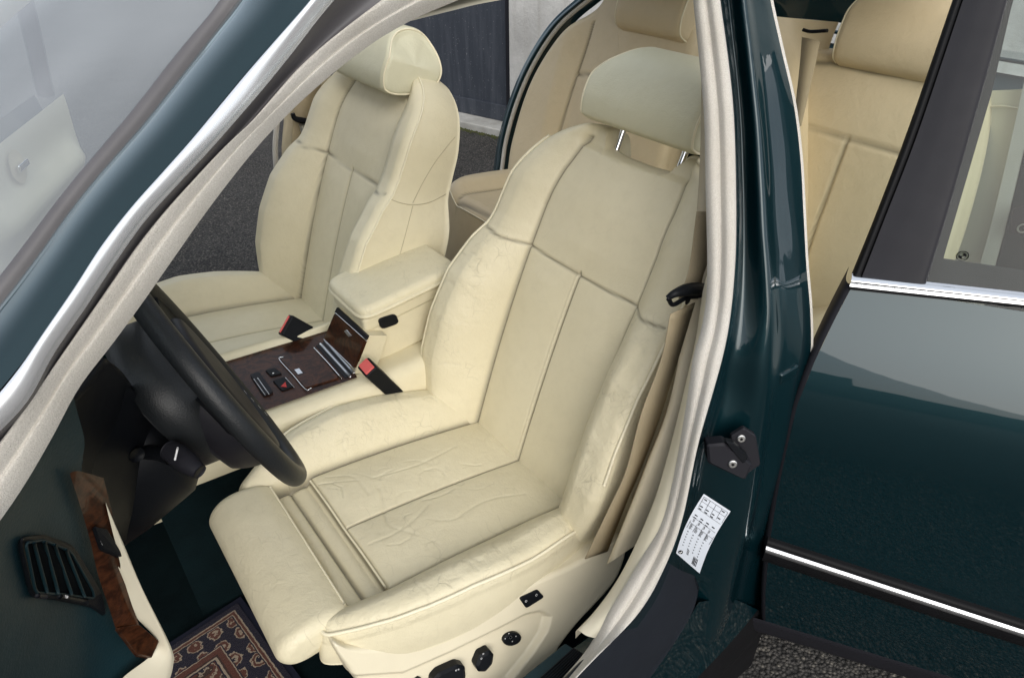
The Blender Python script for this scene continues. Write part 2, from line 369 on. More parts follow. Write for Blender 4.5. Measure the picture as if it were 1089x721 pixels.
def pillow(name, fr, outline, core, hf, R, depth, mat, parent, nt=360, nr=80, seams=(), wear=None, taper=.0, pipes=(), pipe_mat='cream_piping', back=True):
    """upholstered block: outline in the frame's plane, height field hf on it, rolled edge R, side wall down to -depth"""
    C = catmull(outline, nt, True); c0, c1 = np.array(core[0], float), np.array(core[1], float)
    d = c1-c0; t = np.clip(((C-c0)@d)/(d@d+1e-12), 0, 1); K = c0+t[:, None]*d; ln = np.linalg.norm(C-K, axis=1)
    Rv = np.minimum(R, ln*.9); rows = []
    def at_d(dist):
        k = dist/ln; return C+(K-C)*k[:, None]
    phis = np.linspace(0, math.pi/2, 10)
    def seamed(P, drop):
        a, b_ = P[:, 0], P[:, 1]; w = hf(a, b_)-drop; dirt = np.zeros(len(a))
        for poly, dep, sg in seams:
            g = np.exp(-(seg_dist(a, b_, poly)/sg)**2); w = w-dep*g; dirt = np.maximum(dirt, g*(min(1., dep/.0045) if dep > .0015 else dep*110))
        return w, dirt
    V, Dt, Wr = [], [], []
    wallk = 10; Pe = at_d(np.zeros(nt)); we, _ = seamed(Pe, Rv)
    for i in range(wallk, 0, -1):
        f = i/wallk; w = we*(1-f)+(-depth)*f; k = (taper(C) if callable(taper) else taper)*f**.8*f; P = C+(K-C)*(k/ln)[:, None]
        bul = .004*math.sin(math.pi*f); P = P-(K-C)*(bul/ln)[:, None]
        V.append(fr.w(P[:, 0], P[:, 1], w)); Dt.append(np.zeros(nt)); Wr.append(np.zeros(nt)+.2)
    for ph in phis:
        dd = Rv*(1-math.cos(ph)); P = at_d(dd); w, dt = seamed(P, Rv*(1-math.sin(ph)))
        V.append(fr.w(P[:, 0], P[:, 1], w)); Dt.append(dt); Wr.append(wear(P[:, 0], P[:, 1]) if wear else np.zeros(nt)+.4)
    for k in np.linspace(0, 1, nr)[1:]:
        dd = Rv+(ln-Rv)*k; P = at_d(dd); w, dt = seamed(P, 0.)
        V.append(fr.w(P[:, 0], P[:, 1], w)); Dt.append(dt); Wr.append(wear(P[:, 0], P[:, 1]) if wear else np.zeros(nt)+.4)
    n = len(V); A = np.stack(V).reshape(-1, 3); F = grid_faces(n, nt, False, True)
    if back: F.append(tuple(range(nt))[::-1])
    o = mesh_of(name, A, F, mat, parent, True, np.concatenate(Dt), np.concatenate(Wr))
    # piping along the rolled edge: (start idx fraction, end fraction, radius, phi)
    for (f0, f1, r, ph) in pipes:
        idx = np.arange(int(f0*nt), int(f1*nt)+1) % nt; dd = Rv*(1-math.cos(ph)); P = at_d(dd); w, _ = seamed(P, Rv*(1-math.sin(ph)))
        Q = fr.w(P[:, 0], P[:, 1], w)[idx]; out = fr.w((C-K)[idx, 0]/ln[idx], (C-K)[idx, 1]/ln[idx], np.zeros(len(idx)))-fr.O
        Q = Q+out*math.cos(ph)*r*.75+fr.N*math.sin(ph)*r*.75
        tube('piping', Q[::max(1, len(Q)//60)], r, pipe_mat, parent, n=240, k=8)
    return o
def roll(name, fr, prof, ext, mat, parent, R=.02, na=40, npf=90, wear=.3, pipe=True, bulge=.006, a0=0., pipe_mat='cream_piping', seams=()):
    """upholstered roll: closed profile in (b, n) swept across a; ext(b, n) = half width there; rounded ends"""
    C = catmull(prof, npf, True); cen = C.mean(0); E = np.array([ext(*p) for p in C]); rows = []; ang = np.linspace(0, math.pi/2, 9)
    def ring(sgn, ph): # ph 0 = full width plane side, 90deg = on the end
        a = a0+sgn*(E-R*(1-math.sin(ph))); k = R*(1-math.cos(ph)); v = cen-C; L = np.linalg.norm(v, axis=1); P = C+v*(k/L)[:, None]; return a, P
    rings = []
    for k in (0.0, .25, .5, .75, .93):
        a, P = ring(-1, math.pi/2); P2 = cen+(P-cen)*(k+.001); ec = float(ext(*cen))-R*.0; aa = a0-ec*(1-k)+(a-a0)*k-bulge*(1-k*k)*.5; rings.append((aa, P2))
    for ph in ang[::-1]: rings.append(ring(-1, ph))
    al, Pl = ring(-1, 0); ar, Pr = ring(1, 0)
    for t in np.linspace(0, 1, na)[1:-1]: rings.append((al+(ar-al)*t, C))
    for ph in ang: rings.append(ring(1, ph))
    for k in (.93, .75, .5, .25, 0.0):
        a, P = ring(1, math.pi/2); P2 = cen+(P-cen)*(k+.001); ec = float(ext(*cen)); aa = a0+ec*(1-k)+(a-a0)*k+bulge*(1-k*k)*.5; rings.append((aa, P2))
    V = np.concatenate([fr.w(a, P[:, 0], P[:, 1]) for a, P in rings])
    dirt = np.zeros(len(V))
    o = mesh_of(name, V, grid_faces(len(rings), npf, False, True), mat, parent, True, dirt, np.zeros(len(V))+wear)
    if pipe:
        for sgn in (-1, 1):
            a, P = ring(sgn, math.pi/4); tube('piping', fr.w(a, P[:, 0], P[:, 1])[::2]+fr.A*sgn*.001, .0022, pipe_mat, parent, n=200, k=8, closed=True)
    return o
# ================================================================== SETTING
GA = at(480, 150, 'z', 0.); GB = at(535, 163, 'z', 0.)
wd = np.array([.28, -.96, 0.]); wd /= np.linalg.norm(wd); wn = np.array([-.96, -.28, 0.]); wn /= np.linalg.norm(wn)
def sheet(name, pts, mat, kind='structure', sub=None):
    return tag(mesh_of(name, pts, [tuple(range(len(pts)))], mat, None, False), kind=kind)
sheet('ground', [(-60, -60, 0), (60, -60, 0), (60, 60, 0), (-60, 60, 0)], 'asphalt')
W0 = at(533, 142, 'z', .0)
def wp(s, off, z): return W0+wd*s+wn*off+np.array([0, 0, z])
k0, k1 = -2.4, 5.
kb = hexa('kerb', [wp(k0, .07, -.02), wp(k1, .07, -.02), wp(k1, -.12, -.02), wp(k0, -.12, -.02)], [wp(k0, .07, .05), wp(k1, .07, .05), wp(k1, -.12, .05), wp(k0, -.12, .05)], 'kerb_stone', None, .01)
tag(kb, 'low pale stone kerb with moss along the foot of the wall', 'kerb')
mv, mf = [], []
for i in range(1400):
    s = random.uniform(-3, 2); p = wp(s, .075+abs(random.gauss(0, .02)), .0); r = random.uniform(.004, .012); b0 = len(mv)
    for q in ((r, 0, 0), (0, r, 0), (-r, 0, 0), (0, -r, 0), (0, 0, r*1.1)): mv.append(p+np.array(q))
    mf += [(b0, b0+1, b0+4), (b0+1, b0+2, b0+4), (b0+2, b0+3, b0+4), (b0+3, b0, b0+4)]
tag(mesh_of('moss', mv, mf, 'moss', None, False), 'yellow green moss growing in the kerb joint', 'moss', kind='stuff')
# the garage door and the concrete wall meet at pixel x 547
JX = on_plane(548, 80, W0-wn*.12, wn); js = float((JX-W0)@wd)
gd = empty('garage_door', wp(js-1.2, -.1, 0)); tag(gd, 'dark blue grey metal garage door behind the passenger seat', 'garage door')
def off_parent(o, par):
    o.parent = par; o.matrix_parent_inverse = Matrix.Translation(-Vector(par.location)); return o
off_parent(hexa('door_leaf', [wp(-2.3, -.10, .05), wp(js-.035, -.10, .05), wp(js-.035, -.16, .05), wp(-2.3, -.16, .05)], [wp(-2.3, -.10, 3), wp(js-.035, -.10, 3), wp(js-.035, -.16, 3), wp(-2.3, -.16, 3)], 'garage_panel', None, .003), gd)
off_parent(hexa('bottom_rail', [wp(-2.3, -.085, .052), wp(js-.04, -.085, .052), wp(js-.04, -.105, .052), wp(-2.3, -.105, .052)], [wp(-2.3, -.085, .16), wp(js-.04, -.085, .16), wp(js-.04, -.105, .16), wp(-2.3, -.105, .16)], 'garage_panel', None, .003), gd)
off_parent(hexa('door_jamb', [wp(js-.034, -.06, .05), wp(js, -.06, .05), wp(js, -.16, .05), wp(js-.034, -.16, .05)], [wp(js-.034, -.06, 3), wp(js, -.06, 3), wp(js, -.16, 3), wp(js-.034, -.16, 3)], 'satin_black', None, .003), gd)
cw = hexa('concrete_wall', [wp(js+.002, -.05, .05), wp(6, -.05, .05), wp(6, -.35, .05), wp(js+.002, -.35, .05)], [wp(js+.002, -.05, 3), wp(6, -.05, 3), wp(6, -.35, 3), wp(js+.002, -.35, 3)], 'concrete', None, .006)
tag(cw, 'pale weathered concrete wall beside the dark garage door', 'wall')
# houses across the road (seen in the paint's reflections)
bl = empty('building', (-15, -3, 0)); tag(bl, 'plain dark brick building across the yard mirrored in the door paint', 'building')
for (y0, y1, z) in ((-30, -14, 2.6), (-13.9, -7.5, 3.6), (-7.4, -4.2, 2.7), (-4.1, -1.2, 4.2), (-1.1, 2.5, 3.0), (2.6, 12, 3.7)):
    off_parent(box('wall', (-15, (y0+y1)/2, z/2), (2, y1-y0, z), 'brick_far', None, 0), bl)
# ================================================================== CAR
car = empty('car', (0, 0, 0)); tag(car, 'dark green saloon car with its doors open and cream leather seats', 'car')
# ---- floor, tunnel, carpets
fl_ = empty('body_shell', parent=car)
box('floor_pan', (.52, 0, .165), (2.7, 1.50, .03), 'teal_carpet', fl_, .003)
box('firewall', (-.80, 0, .6), (.04, 1.5, .86), 'teal_carpet', fl_, .003)
mesh_of('toe_board', [(-.82, -.72, .5), (-.82, .72, .5), (-.62, .72, .185), (-.62, -.72, .185)], [(0, 1, 2, 3)], 'teal_carpet', fl_, False)
for sy in (-1, 1): box('side_sill', (.45, sy*.80, .27), (2.35, .09, .24), 'teal_paint', fl_, .02)
def roof_z(x, y): return np.interp(x, [.27, .40, .7, 1.0, 1.6], [1.405, 1.42, 1.432, 1.43, 1.39])-.03*(y/.6)**2+.01
def roof_w(x): return np.interp(x, [.27, .40, 1.0, 1.6], [.57, .58, .60, .58])
def roof_piece(name, x0, x1, f0, f1, dz, mat, thick=None):      # the four pieces surround an unseen opening added to let light onto the seats
    return loft(name, [[(x, f*roof_w(x), roof_z(x, f*roof_w(x))+dz) for x in np.linspace(x0, x1, 8)] for f in np.linspace(f0, f1, 5)], mat, fl_, n=20, thick=thick)
for nm, dz, mt, th in (('roof', 0, 'teal_paint', .010), ('headliner', -.02, 'cream_trim', None)):
    roof_piece(nm, .27, .44, -1, 1, dz, mt, th); roof_piece(nm, 1.0, 1.6, -1, 1, dz, mt, th)
    roof_piece(nm, .442, .998, -1, -.74, dz, mt, th); roof_piece(nm, .442, .998, .74, 1, dz, mt, th)
# dashboard top across the car, cowl and bonnet
loft('dash_top', [[(-.20, y, .93), (-.30, y, .985), (-.5, y, .99), (-.72, y, .96)] for y in (-.60, -.4, -.2, 0, .35, .70)], 'teal_dash', fl_, n=24, thick=.01)
loft('dash_lower', [[(-.19, y, .93), (-.17, y, .84), (-.2, y, .72), (-.30, y, .6)] for y in (-.05, .3, .70)], 'teal_dash', fl_, n=24, thick=.01)
loft('bonnet', [[(-.72, y, .955-.05*abs(y)), (-1.2, y, .90-.05*abs(y)), (-2.0, y, .78-.06*abs(y))] for y in (-.8, -.4, 0, .4, .8)], 'teal_paint', fl_, n=20, thick=.01)
# ---- windscreen pillar (driver side): pixel edge curves on the tumblehome
def pc(pts, off, extra_lo=None): return [side(x, y, off) for x, y in pts]
T_L = [(-60, 400), (0, 323), (40, 273), (63, 240), (104, 187), (150, 134), (200, 70), (237, 22), (262, -12), (300, -60)]
T_R = [(-60, 477), (0, 415), (40, 363), (83, 300), (125, 240), (200, 153), (260, 80), (329, 3), (352, -25), (400, -70)]
C_L = [(-60, 486), (0, 424), (44, 366), (88, 302), (129, 241), (204, 155), (264, 82), (334, 3), (357, -25), (405, -70)]
C_R = [(-60, 528), (0, 456), (32, 423), (61, 370), (96, 320), (152, 238), (224, 159), (293, 79), (356, -1), (383, -28), (430, -75)]
R_R = [(-60, 548), (0, 472), (40, 418), (75, 368), (108, 320), (165, 240), (244, 155), (268, 133), (325, 67), (407, 0), (440, -24), (500, -60)]
S_R = [(-60, 625), (0, 553), (47, 479), (78, 420), (123, 360), (170, 295), (208, 240), (260, 172), (305, 122), (366, 68), (425, 28), (487, 0), (540, -20), (600, -40)]
wpil = empty('windscreen_pillar', parent=car)
mid = lambda A, B, f: [(a[0]*(1-f)+b_[0]*f, a[1]*(1-f)+b_[1]*f) for a, b_ in zip(A, B)]
tl, tr = [side(x, y, .10) for x, y in T_L], [side(x, y, 0.) for x, y in T_R]
nn = 60; TL, TR = catmull(tl, nn), catmull(tr, nn)
def between(A, B, f, lift=0., d=np.array([-.5, -.55, .67])): return list((A*(1-f)+B*f+d*lift)[::4])
loft('pillar_skin', [list(TL[::4]), between(TL, TR, .25, .012), between(TL, TR, .5, .016), between(TL, TR, .75, .013), list(TR[::4])], 'teal_paint', wpil, n=80)
cl, cr = catmull(pc(C_L, -.004), nn), catmull(pc(C_R, -.006), nn)
loft('drip_gap', [list(TR[::4]), list((TR*.5+cl*.5+np.array([.004, .02, -.008]))[::4]), list(cl[::4])], 'rubber', wpil, n=80)
chr_ = loft('chrome_strip', [list(cl[::4]), between(cl, cr, .12, .007), between(cl, cr, .5, .010), between(cl, cr, .88, .006), list(cr[::4])], 'satin_chrome', wpil, n=90)
rr_ = catmull(pc(R_R, .012), nn)
loft('edge_rubber', [list(cr[::4]), list((cr*.6+rr_*.4+np.array([.0, .012, -.01]))[::4]), list(rr_[::4])], 'grey_rubber', wpil, n=80)
# inner pillar trim behind the seal
# ---- door opening seal: pillar run, then rear run
dseal = empty('door_seal', parent=car)
def seal(A, B, offA, offB, name='seal_strip', nA=80, par=dseal, bead=.011, groove=True):
    a, b_ = catmull(pc(A, offA), nn), catmull(pc(B, offB), nn)
    out = (a+b_)/2-np.array([.15, .1, -.2]); dirn = np.array([-.45, -.62, .6])
    prof = [(0, -.004), (.06, .5), (.2, .95), (.36, .9), (.46, .55), (.5, .35), (.55, .6), (.7, 1.), (.88, .8), (.97, .35), (1, -.1)] if groove else [(0, -.1), (.1, .6), (.4, 1), (.75, .9), (.95, .4), (1, -.1)]
    loft(name, [list((a*(1-f)+b_*f+dirn*bead*h)[::3]) for f, h in prof], 'velour_seal', par, n=nA, sub=3)
    return a, b_
sa, sb = seal(R_R, S_R, .014, .03)
B_IN = [(729, -70), (735, -20), (737, 0), (745, 80), (749, 133), (750, 190), (752, 290), (748, 340), (738, 375), (728, 440), (715, 510), (700, 560), (674, 607), (644, 656), (626, 688), (598, 722), (576, 748)]
B_OUT = [(755, -70), (764, -20), (766, 0), (775, 67), (781, 133), (783, 240), (780, 307), (773, 360), (761, 408), (742, 475), (727, 547), (711, 594), (682, 648), (634, 697), (609, 723), (587, 748)]
def seal2(A, B, offA, offB, prof, name, mat, bead):
    k = min(len(A), len(B)); a, b_ = catmull(pc(A, offA), nn), catmull(pc(B, offB), nn); dirn = np.array([-.75, -.55, .25])
    loft(name, [list((a*(1-f)+b_*f+dirn*bead*h)[::2]) for f, h in prof], mat, dseal, n=110, sub=3); return a, b_
GP = [(0, -.1), (.06, .5), (.2, .95), (.36, .9), (.46, .55), (.5, .35), (.55, .6), (.7, 1.), (.88, .8), (.97, .35), (1, -.1)]
ba, bb = seal2(B_IN, B_OUT, .035, .0, GP, 'seal_strip', 'velour_seal', .012)
# cream sill / pillar lip inside the seal, from the belt height down
L_IN = [(752, 292), (744, 345), (735, 385), (722, 440), (709, 490), (693, 540), (662, 607), (632, 650), (603, 680)]
L_OUT = [(754, 300), (750, 350), (739, 392), (730, 440), (717, 510), (702, 560), (680, 607), (651, 652), (628, 690)]
a_, b__ = catmull(pc(L_IN, .06), nn), catmull(pc(L_OUT, .03), nn)
loft('seal_lip', [list((a_+np.array([.002, .004, -.03]))[::3]), list(a_[::3]), list(((a_+b__)/2+np.array([-.004, -.003, .004]))[::3]), list(b__[::3])], 'cream_trim', dseal, n=80)
# ---- door pillar (B pillar) jamb
bp = empty('door_pillar', parent=car)
J1 = B_OUT[:13]+[(645, 688)]
J2 = [(763, -70), (772, -20), (774, 0), (782, 67), (788, 133), (791, 240), (789, 307), (783, 360), (770, 420), (752, 480), (740, 550), (728, 600), (722, 662), (712, 690)]
J3 = [(778, -70), (787, -20), (790, 0), (797, 67), (804, 133), (808, 200), (812, 270), (818, 330), (814, 400), (806, 470), (795, 540), (778, 600), (760, 665), (748, 695)]
J4 = [(796, -70), (804, -20), (806, 0), (816, 67), (824, 133), (830, 200), (834, 270), (838, 330), (836, 400), (824, 470), (812, 540), (798, 600), (787, 665), (778, 695)]
J5 = [(810, -70), (817, -20), (819, 0), (834, 67), (848, 133), (853, 200), (858, 290), (863, 366), (852, 420), (838, 480), (824, 540), (814, 600), (810, 650), (806, 690)]
offs = [.0, .035, -.004, .0, .004]
jam = [pc(J, o) for J, o in zip((J1, J2, J3, J4, J5), offs)]
jj = [catmull(j, 60) for j in jam]
def mixj(a, b_, f, lift=0.): return list((jj[a]*(1-f)+jj[b_]*f+np.array([-.7, -.6, .1])*lift)[::3])
loft('pillar_skin', [mixj(0, 1, 0), mixj(0, 1, .5, -.014), mixj(0, 1, 1), mixj(1, 2, .35, .0), mixj(1, 2, .8, .006), mixj(2, 3, .15, .006), mixj(2, 3, .6, -.001), mixj(2, 3, 1), mixj(3, 4, .5, .002), mixj(3, 4, 1)], 'teal_paint', bp, n=110, sub=6)
rear_edge = jj[4]
loft('rear_seal', [list(rear_edge[::3]), list((rear_edge+np.array([.004, -.001, .001]))[::3]), list((rear_edge+np.array([.010, .006, 0]))[::3]), list((rear_edge+np.array([.012, .03, 0]))[::3])], 'velour_seal', bp, n=80, sub=3)
# inner trim of the pillar
loft('inner_trim', [[side(770, 0, .10)+np.array([.02, 0, .05]), side(775, 200, .10), side(745, 400, .10), side(715, 500, .09), side(690, 570, .09)], [side(740, 0, .13)+np.array([0, 0, .05]), side(742, 200, .13), side(718, 400, .125), side(685, 500, .12), side(645, 600, .12)], [side(735, 0, .16)+np.array([.08, 0, .05]), side(730, 200, .17)+np.array([.08, 0, 0]), side(705, 400, .17)+np.array([.08, 0, 0]), side(672, 500, .17)+np.array([.08, 0, 0]), side(640, 600, .17)+np.array([.08, 0, 0])]], 'beige_trim', bp, n=50)
# striker bracket (door check) with two screws
sn = np.array([-.62, -.72, .2]); sn /= np.linalg.norm(sn); SP = side(790, 478, -.01)
def spx(x, y, o=0.): return on_plane(x, y, SP+sn*o, sn)
st = plate('striker', [spx(776, 462), spx(790, 453), (spx(803, 461)), spx(808, 492), spx(792, 503), spx(778, 497)], sn, .006, 'satin_black', bp, r=.12)
plate('striker_arm', [spx(749, 466, .006), spx(768, 464, .006), spx(797, 487, .006), spx(789, 503, .006), spx(750, 485, .006)], sn, .02, 'satin_black', st, r=.12, bev=.003)
plate('striker_loop', [spx(770, 466, .02), spx(779, 468, .02), spx(795, 483, .02), spx(789, 490, .02)], sn, .009, 'black_plastic', st, r=.15)
def screw(x, y, o, rpx, par):
    c = spx(x, y, o); e1 = spx(x+rpx, y, o)-c; r = np.linalg.norm(e1); e1 /= r; e2 = np.cross(sn, e1)
    s_ = plate('screw', [c+r*(math.cos(t)*e1+math.sin(t)*e2) for t in np.linspace(0, 2*math.pi, 20, endpoint=False)], sn, .003, 'screw_metal', par, bev=.001)
    plate('screw_socket', [c+sn*.002+r*.42*(math.cos(t)*e1+math.sin(t)*e2) for t in np.linspace(0, 2*math.pi, 6, endpoint=False)], sn, .0012, 'rubber', s_, bev=.0003)
screw(788, 466, .006, 4.6, st); screw(779, 493, .026, 4.8, st)
# label sticker, curved, following the pillar
LQ = [(748.5, 525), (777, 543.5), (744, 609.5), (719, 588)]
LN = np.array([-.66, -.72, .22]); LN /= np.linalg.norm(LN); LP = side(745, 565, -.012)
lq = [on_plane(x, y, LP, LN) for x, y in LQ]
def lpt(u, v, o=0.):   # u across the short side, v down the long side; slight bow
    p = (lq[0]*(1-u)+lq[1]*u)*(1-v)+(lq[3]*(1-u)+lq[2]*u)*v; bow = lq[0]-lq[1]; bow = bow/np.linalg.norm(bow)
    return p-bow*(-.006)*math.sin(math.pi*v)*1.+LN*(o+.003*math.sin(math.pi*v))
nu, nv = 8, 16
lab = mesh_of('type_label', [lpt(i/nu, j/nv) for i in range(nu+1) for j in range(nv+1)], grid_faces(nu+1, nv+1), 'silver_label', bp)
lab['label'] = 'silver identification sticker printed with rows of small figures'
tv, tf = [], []
def tq(u0, u1, v0, v1):
    b0 = len(tv)
    for (u, v) in ((u0, v0), (u1, v0), (u1, v1), (u0, v1)): tv.append(lpt(u, v, .0006))
    tf.append((b0, b0+1, b0+2, b0+3))
for u in (.05, .28, .50, .72, .94): tq(u, u+.012, .03, .55)
for v in (.03, .10, .22, .36, .45): tq(.05, .95, v, v+.004)
for i in range(4):
    for j in range(5): 
        if random.random() < .8: tq(.10+.22*i, .20+.22*i, .05+.035*(j % 2)+.075*(j), .065+.035*(j % 2)+.075*(j))
for k in range(4):
    u = .12+.2*k
    for j in range(7): tq(u, u+.055+.05*random.random(), .46+j*.012, .466+j*.012)
    for j in range(6): tq(u, u+.04, .58+j*.045, .592+j*.045)
    for j in range(3): tq(u+.01, u+.07, .38+.015*j, .388+.015*j)
for j in range(7): tq(.62, .66+.2*random.random(), .86+j*.015, .867+j*.015)
for j in range(4): tq(.62+.05*j, .64+.05*j, .84, .96)
for j in range(4): tq(.34, .42, .82+.02*j, .83+.02*j)
mesh_of('label_print', tv, tf, 'rubber', lab, False)
rc0 = lpt(.14, .93, .0008); e1 = lpt(.2, .93, .0008)-rc0; e2 = np.cross(LN, e1); tv2 = [rc0+e1*1.1*math.cos(t)+e2*1.1*math.sin(t) for t in np.linspace(0, 2*math.pi, 20, endpoint=False)]
mesh_of('roundel', tv2, [tuple(range(20))], 'rubber', lab, False)
for q in (0, 1):
    a0 = q*math.pi+.5; pts = [rc0+LN*.0004]+[rc0+LN*.0004+(e1*math.cos(t)+e2*math.sin(t))*.65 for t in np.linspace(a0, a0+math.pi/2, 6)]
    mesh_of('roundel_quarter', pts, [tuple(range(7))], 'white_print', lab, False)
# ---- sill: scuff plate, kick panel, teal rocker
sill = empty('door_sill', parent=car)
KL = [(706, 596), (690, 628), (664, 662), (636, 690), (600, 728), (580, 750)]
KR = [(738, 612), (741, 626), (733, 650), (714, 682), (686, 722), (668, 748)]
kl, kr = catmull(pc(KL, .02), 40), catmull(pc(KR, .0), 40)
loft('kick_panel', [list((kl+np.array([.0, .02, -.03]))[::3]), list(kl[::3]), list(((kl*.5+kr*.5)+np.array([-.004, -.004, .004]))[::3]), list(kr[::3]), list((kr+np.array([.004, -.002, -.012]))[::3])], 'kick_plastic', sill, n=60)
SL = [(743, 640), (731, 660), (712, 686), (686, 724), (668, 750)]; SM = [(776, 636), (764, 658), (745, 680), (716, 724), (700, 752)]; SR = [(806, 648), (790, 668), (765, 696), (738, 724), (712, 752)]
SU = [(812, 655), (800, 672), (776, 700), (752, 724), (728, 752)]
s1, s2, s3, s4 = pc(SL, .008), pc(SM, .0), pc(SR, -.012), pc(SU, -.01)
loft('rocker_skin', [s1, s2, s3], 'teal_paint', sill, n=50, sub=8)
loft('rocker_rubber', [s3, [p+np.array([.004, -.008, -.004]) for p in s4], [p+np.array([.02, .0, -.05]) for p in s4], [p+np.array([.02, .0, -.2]) for p in s4]], 'rubber', sill, n=50)
sp0 = [at(582, 730, 'z', .385), at(612, 690, 'z', .385), at(627, 697, 'z', .375), at(600, 735, 'z', .375)]
SQ = [(545, 728), (601, 683), (625, 698), (588, 740)]
def sq_(k, z): return at(*SQ[k], 'z', z)
scf = hexa('scuff_plate', [sq_(k, .408)-np.array([0, 0, .02]) for k in range(4)], [sq_(k, .408) for k in range(4)], 'teal_dash', sill, .003)
for f in np.linspace(.40, .95, 8):
    q = [sq_(0, .4095)*(1-f)+sq_(3, .4095)*f, sq_(1, .4095)*(1-f)+sq_(2, .4095)*f]
    tube('scuff_rib', [q[0], q[1]], .0016, 'black_plastic', scf, n=4, k=8)
# ---- rear door, swung open
DH = math.radians(-58); dd_ = np.array([math.cos(DH), math.sin(DH), 0]); dnr = np.array([math.sin(DH), -math.cos(DH), 0])   # dnr = outward (towards the front / camera)
dnr = np.array([-.848, -.53, 0]); 
LZ = [.2, .35, .5, .76, .83, .89, .94, .98, 1.37]; LO = [.035, .012, 0., .003, .015, .038, .063, .084, .272]
DO = np.array([.785, -.872, 0.])
_zf = np.linspace(.0, 1.5, 301); _lf = np.interp(_zf, LZ, LO); _k = np.hanning(23); _k /= _k.sum(); _ls = np.convolve(np.pad(_lf, 11, mode='edge'), _k, 'valid')
def lean(z): return np.interp(z, _zf, _ls)
def dpt(s, z, o=0.): return DO+dd_*s-dnr*(lean(z)-o)+np.array([0, 0, z])
def dhit(px, py, o=0.):
    p = hit(px, py, lambda p: (p-DO)@dnr+lean(p[2])-o, .3, 4.); return float((p-DO)@dd_), float(p[2])
rd = empty('rear_door', parent=car); rd['label'] = 'open rear door with dark window frame and chrome belt strip'
def dcurve(pts, o=0.): return [dpt(*dhit(x, y, o), o) for x, y in pts]
DL = [(907, 303), (885, 345), (866, 385), (848, 430), (836, 480), (826, 530), (818, 580), (814, 630), (814, 660)]
dl = [dhit(*p) for p in DL]; 
def door_edge_s(z): zs = [q[1] for q in dl][::-1]; s_ = [q[0] for q in dl][::-1]; return np.interp(z, zs, s_)
zz = np.linspace(dl[-1][1], dl[0][1], 60); Sn = np.linspace(0, 1, 40)
V = [dpt(door_edge_s(z)+(1.0-door_edge_s(z))*s, z) for z in zz for s in Sn]
skin = mesh_of('door_skin', V, grid_faces(60, 40), 'teal_paint', rd)
# returned front edge of the skin + rubber
ed = [dpt(door_edge_s(z), z) for z in zz[np.linspace(0, 59, 16).astype(int)]]
loft('door_edge', [ed, [p+dnr*(-.004)-dd_*.007 for p in ed], [p-dnr*.02-dd_*.009 for p in ed], [p-dnr*.06-dd_*.004 for p in ed]], 'satin_black', rd, n=60)
# inner trim of the door and bottom lip
V = [dpt(door_edge_s(z)+.03+(1.0-door_edge_s(z))*s, z, -.09) for z in zz[::4] for s in Sn]
mesh_of('door_trim', V, grid_faces(15, 40), 'cream_trim', rd)
zb = dl[-1][1]
loft('door_lip', [[dpt(s, zb, .0) for s in (0.0, .3, .6, 1.)], [dpt(s, zb-.010, .002) for s in (0.0, .3, .6, 1.)], [dpt(s, zb-.058, -.006) for s in (0.0, .3, .6, 1.)], [dpt(s, zb-.066, -.03) for s in (0.0, .3, .6, 1.)], [dpt(s, zb, -.09) for s in (0.0, .3, .6, 1.)]], 'satin_black', rd, n=20)
# side moulding with bright strip
m0, m1 = dhit(812, 578), dhit(1089, 668)
def mz(s): return m0[1]+(m1[1]-m0[1])*(s-m0[0])/(m1[0]-m0[0])
ms = np.linspace(m0[0]+.004, .98, 12)
loft('side_moulding', [[dpt(s, mz(s)+dz, o) for s in ms] for dz, o in ((.022, .0), (.018, .010), (.002, .013), (-.02, .014), (-.036, .009), (-.040, 0.))], 'rubber', rd, n=40)
loft('bright_strip', [[dpt(s, mz(s)+dz+.002, o) for s in ms] for dz, o in ((.008, .0125), (.005, .0165), (-.001, .018), (-.005, .0165), (-.009, .0125))], 'brushed_chrome', rd, n=40)
# chrome belt strip
b0_, b1_ = dhit(906, 291), dhit(1089, 311); c0_, c1_ = dhit(905, 305), dhit(1089, 324)
def ln2(p, q, s): return p[1]+(q[1]-p[1])*(s-p[0])/(q[0]-p[0])
bs = np.linspace(b0_[0], .98, 10)
def bz(s, f): return ln2(b0_, b1_, s)*(1-f)+ln2(c0_, c1_, s)*f
loft('belt_strip', [[dpt(s, bz(s, f), o) for s in bs] for f, o in ((0, .0), (.06, .008), (.3, .012), (.52, .009), (.56, .006), (.62, .008), (.85, .008), (.97, .004), (1, .0))], 'chrome', rd, n=30)
tube('belt_rubber', [dpt(s, bz(s, 1.03), .004) for s in bs], .0022, 'rubber', rd, n=20)
# window frame (black upright) and glass
FL = [(906, 291), (930, 232), (965, 140), (1010, 10), (1022, -25)]; FM = [(915, 299), (940, 235), (975, 145), (1021, 10), (1033, -25)]; FR = [(981, 297), (1000, 238), (1022, 170), (1052, 75), (1068, 0), (1075, -30)]; 
wf = loft('window_frame', [dcurve(FM, .004), dcurve(mid(FM, [(980, 306), (1003, 232), (1028, 145), (1066, 10), (1074, -25)], .5), .007), dcurve([(980, 306), (1003, 232), (1028, 145), (1066, 10), (1074, -25)], .006), dcurve([(983, 306), (1006, 232), (1031, 145), (1069, 10), (1077, -25)], -.004)], 'satin_black', rd, n=40)
loft('frame_rubber', [dcurve(FL, -.05), dcurve(FL, -.008), dcurve(mid(FL, FM, .35), .006), dcurve(mid(FL, FM, .8), .004), dcurve(FM, -.004), dcurve(mid(FM, FR[:3]+FR[-3:-1], .06), .002)], 'rubber', rd, n=50)
gl_s = [dhit(984, 297)[0], 1.0]
zt = 1.40
V = []
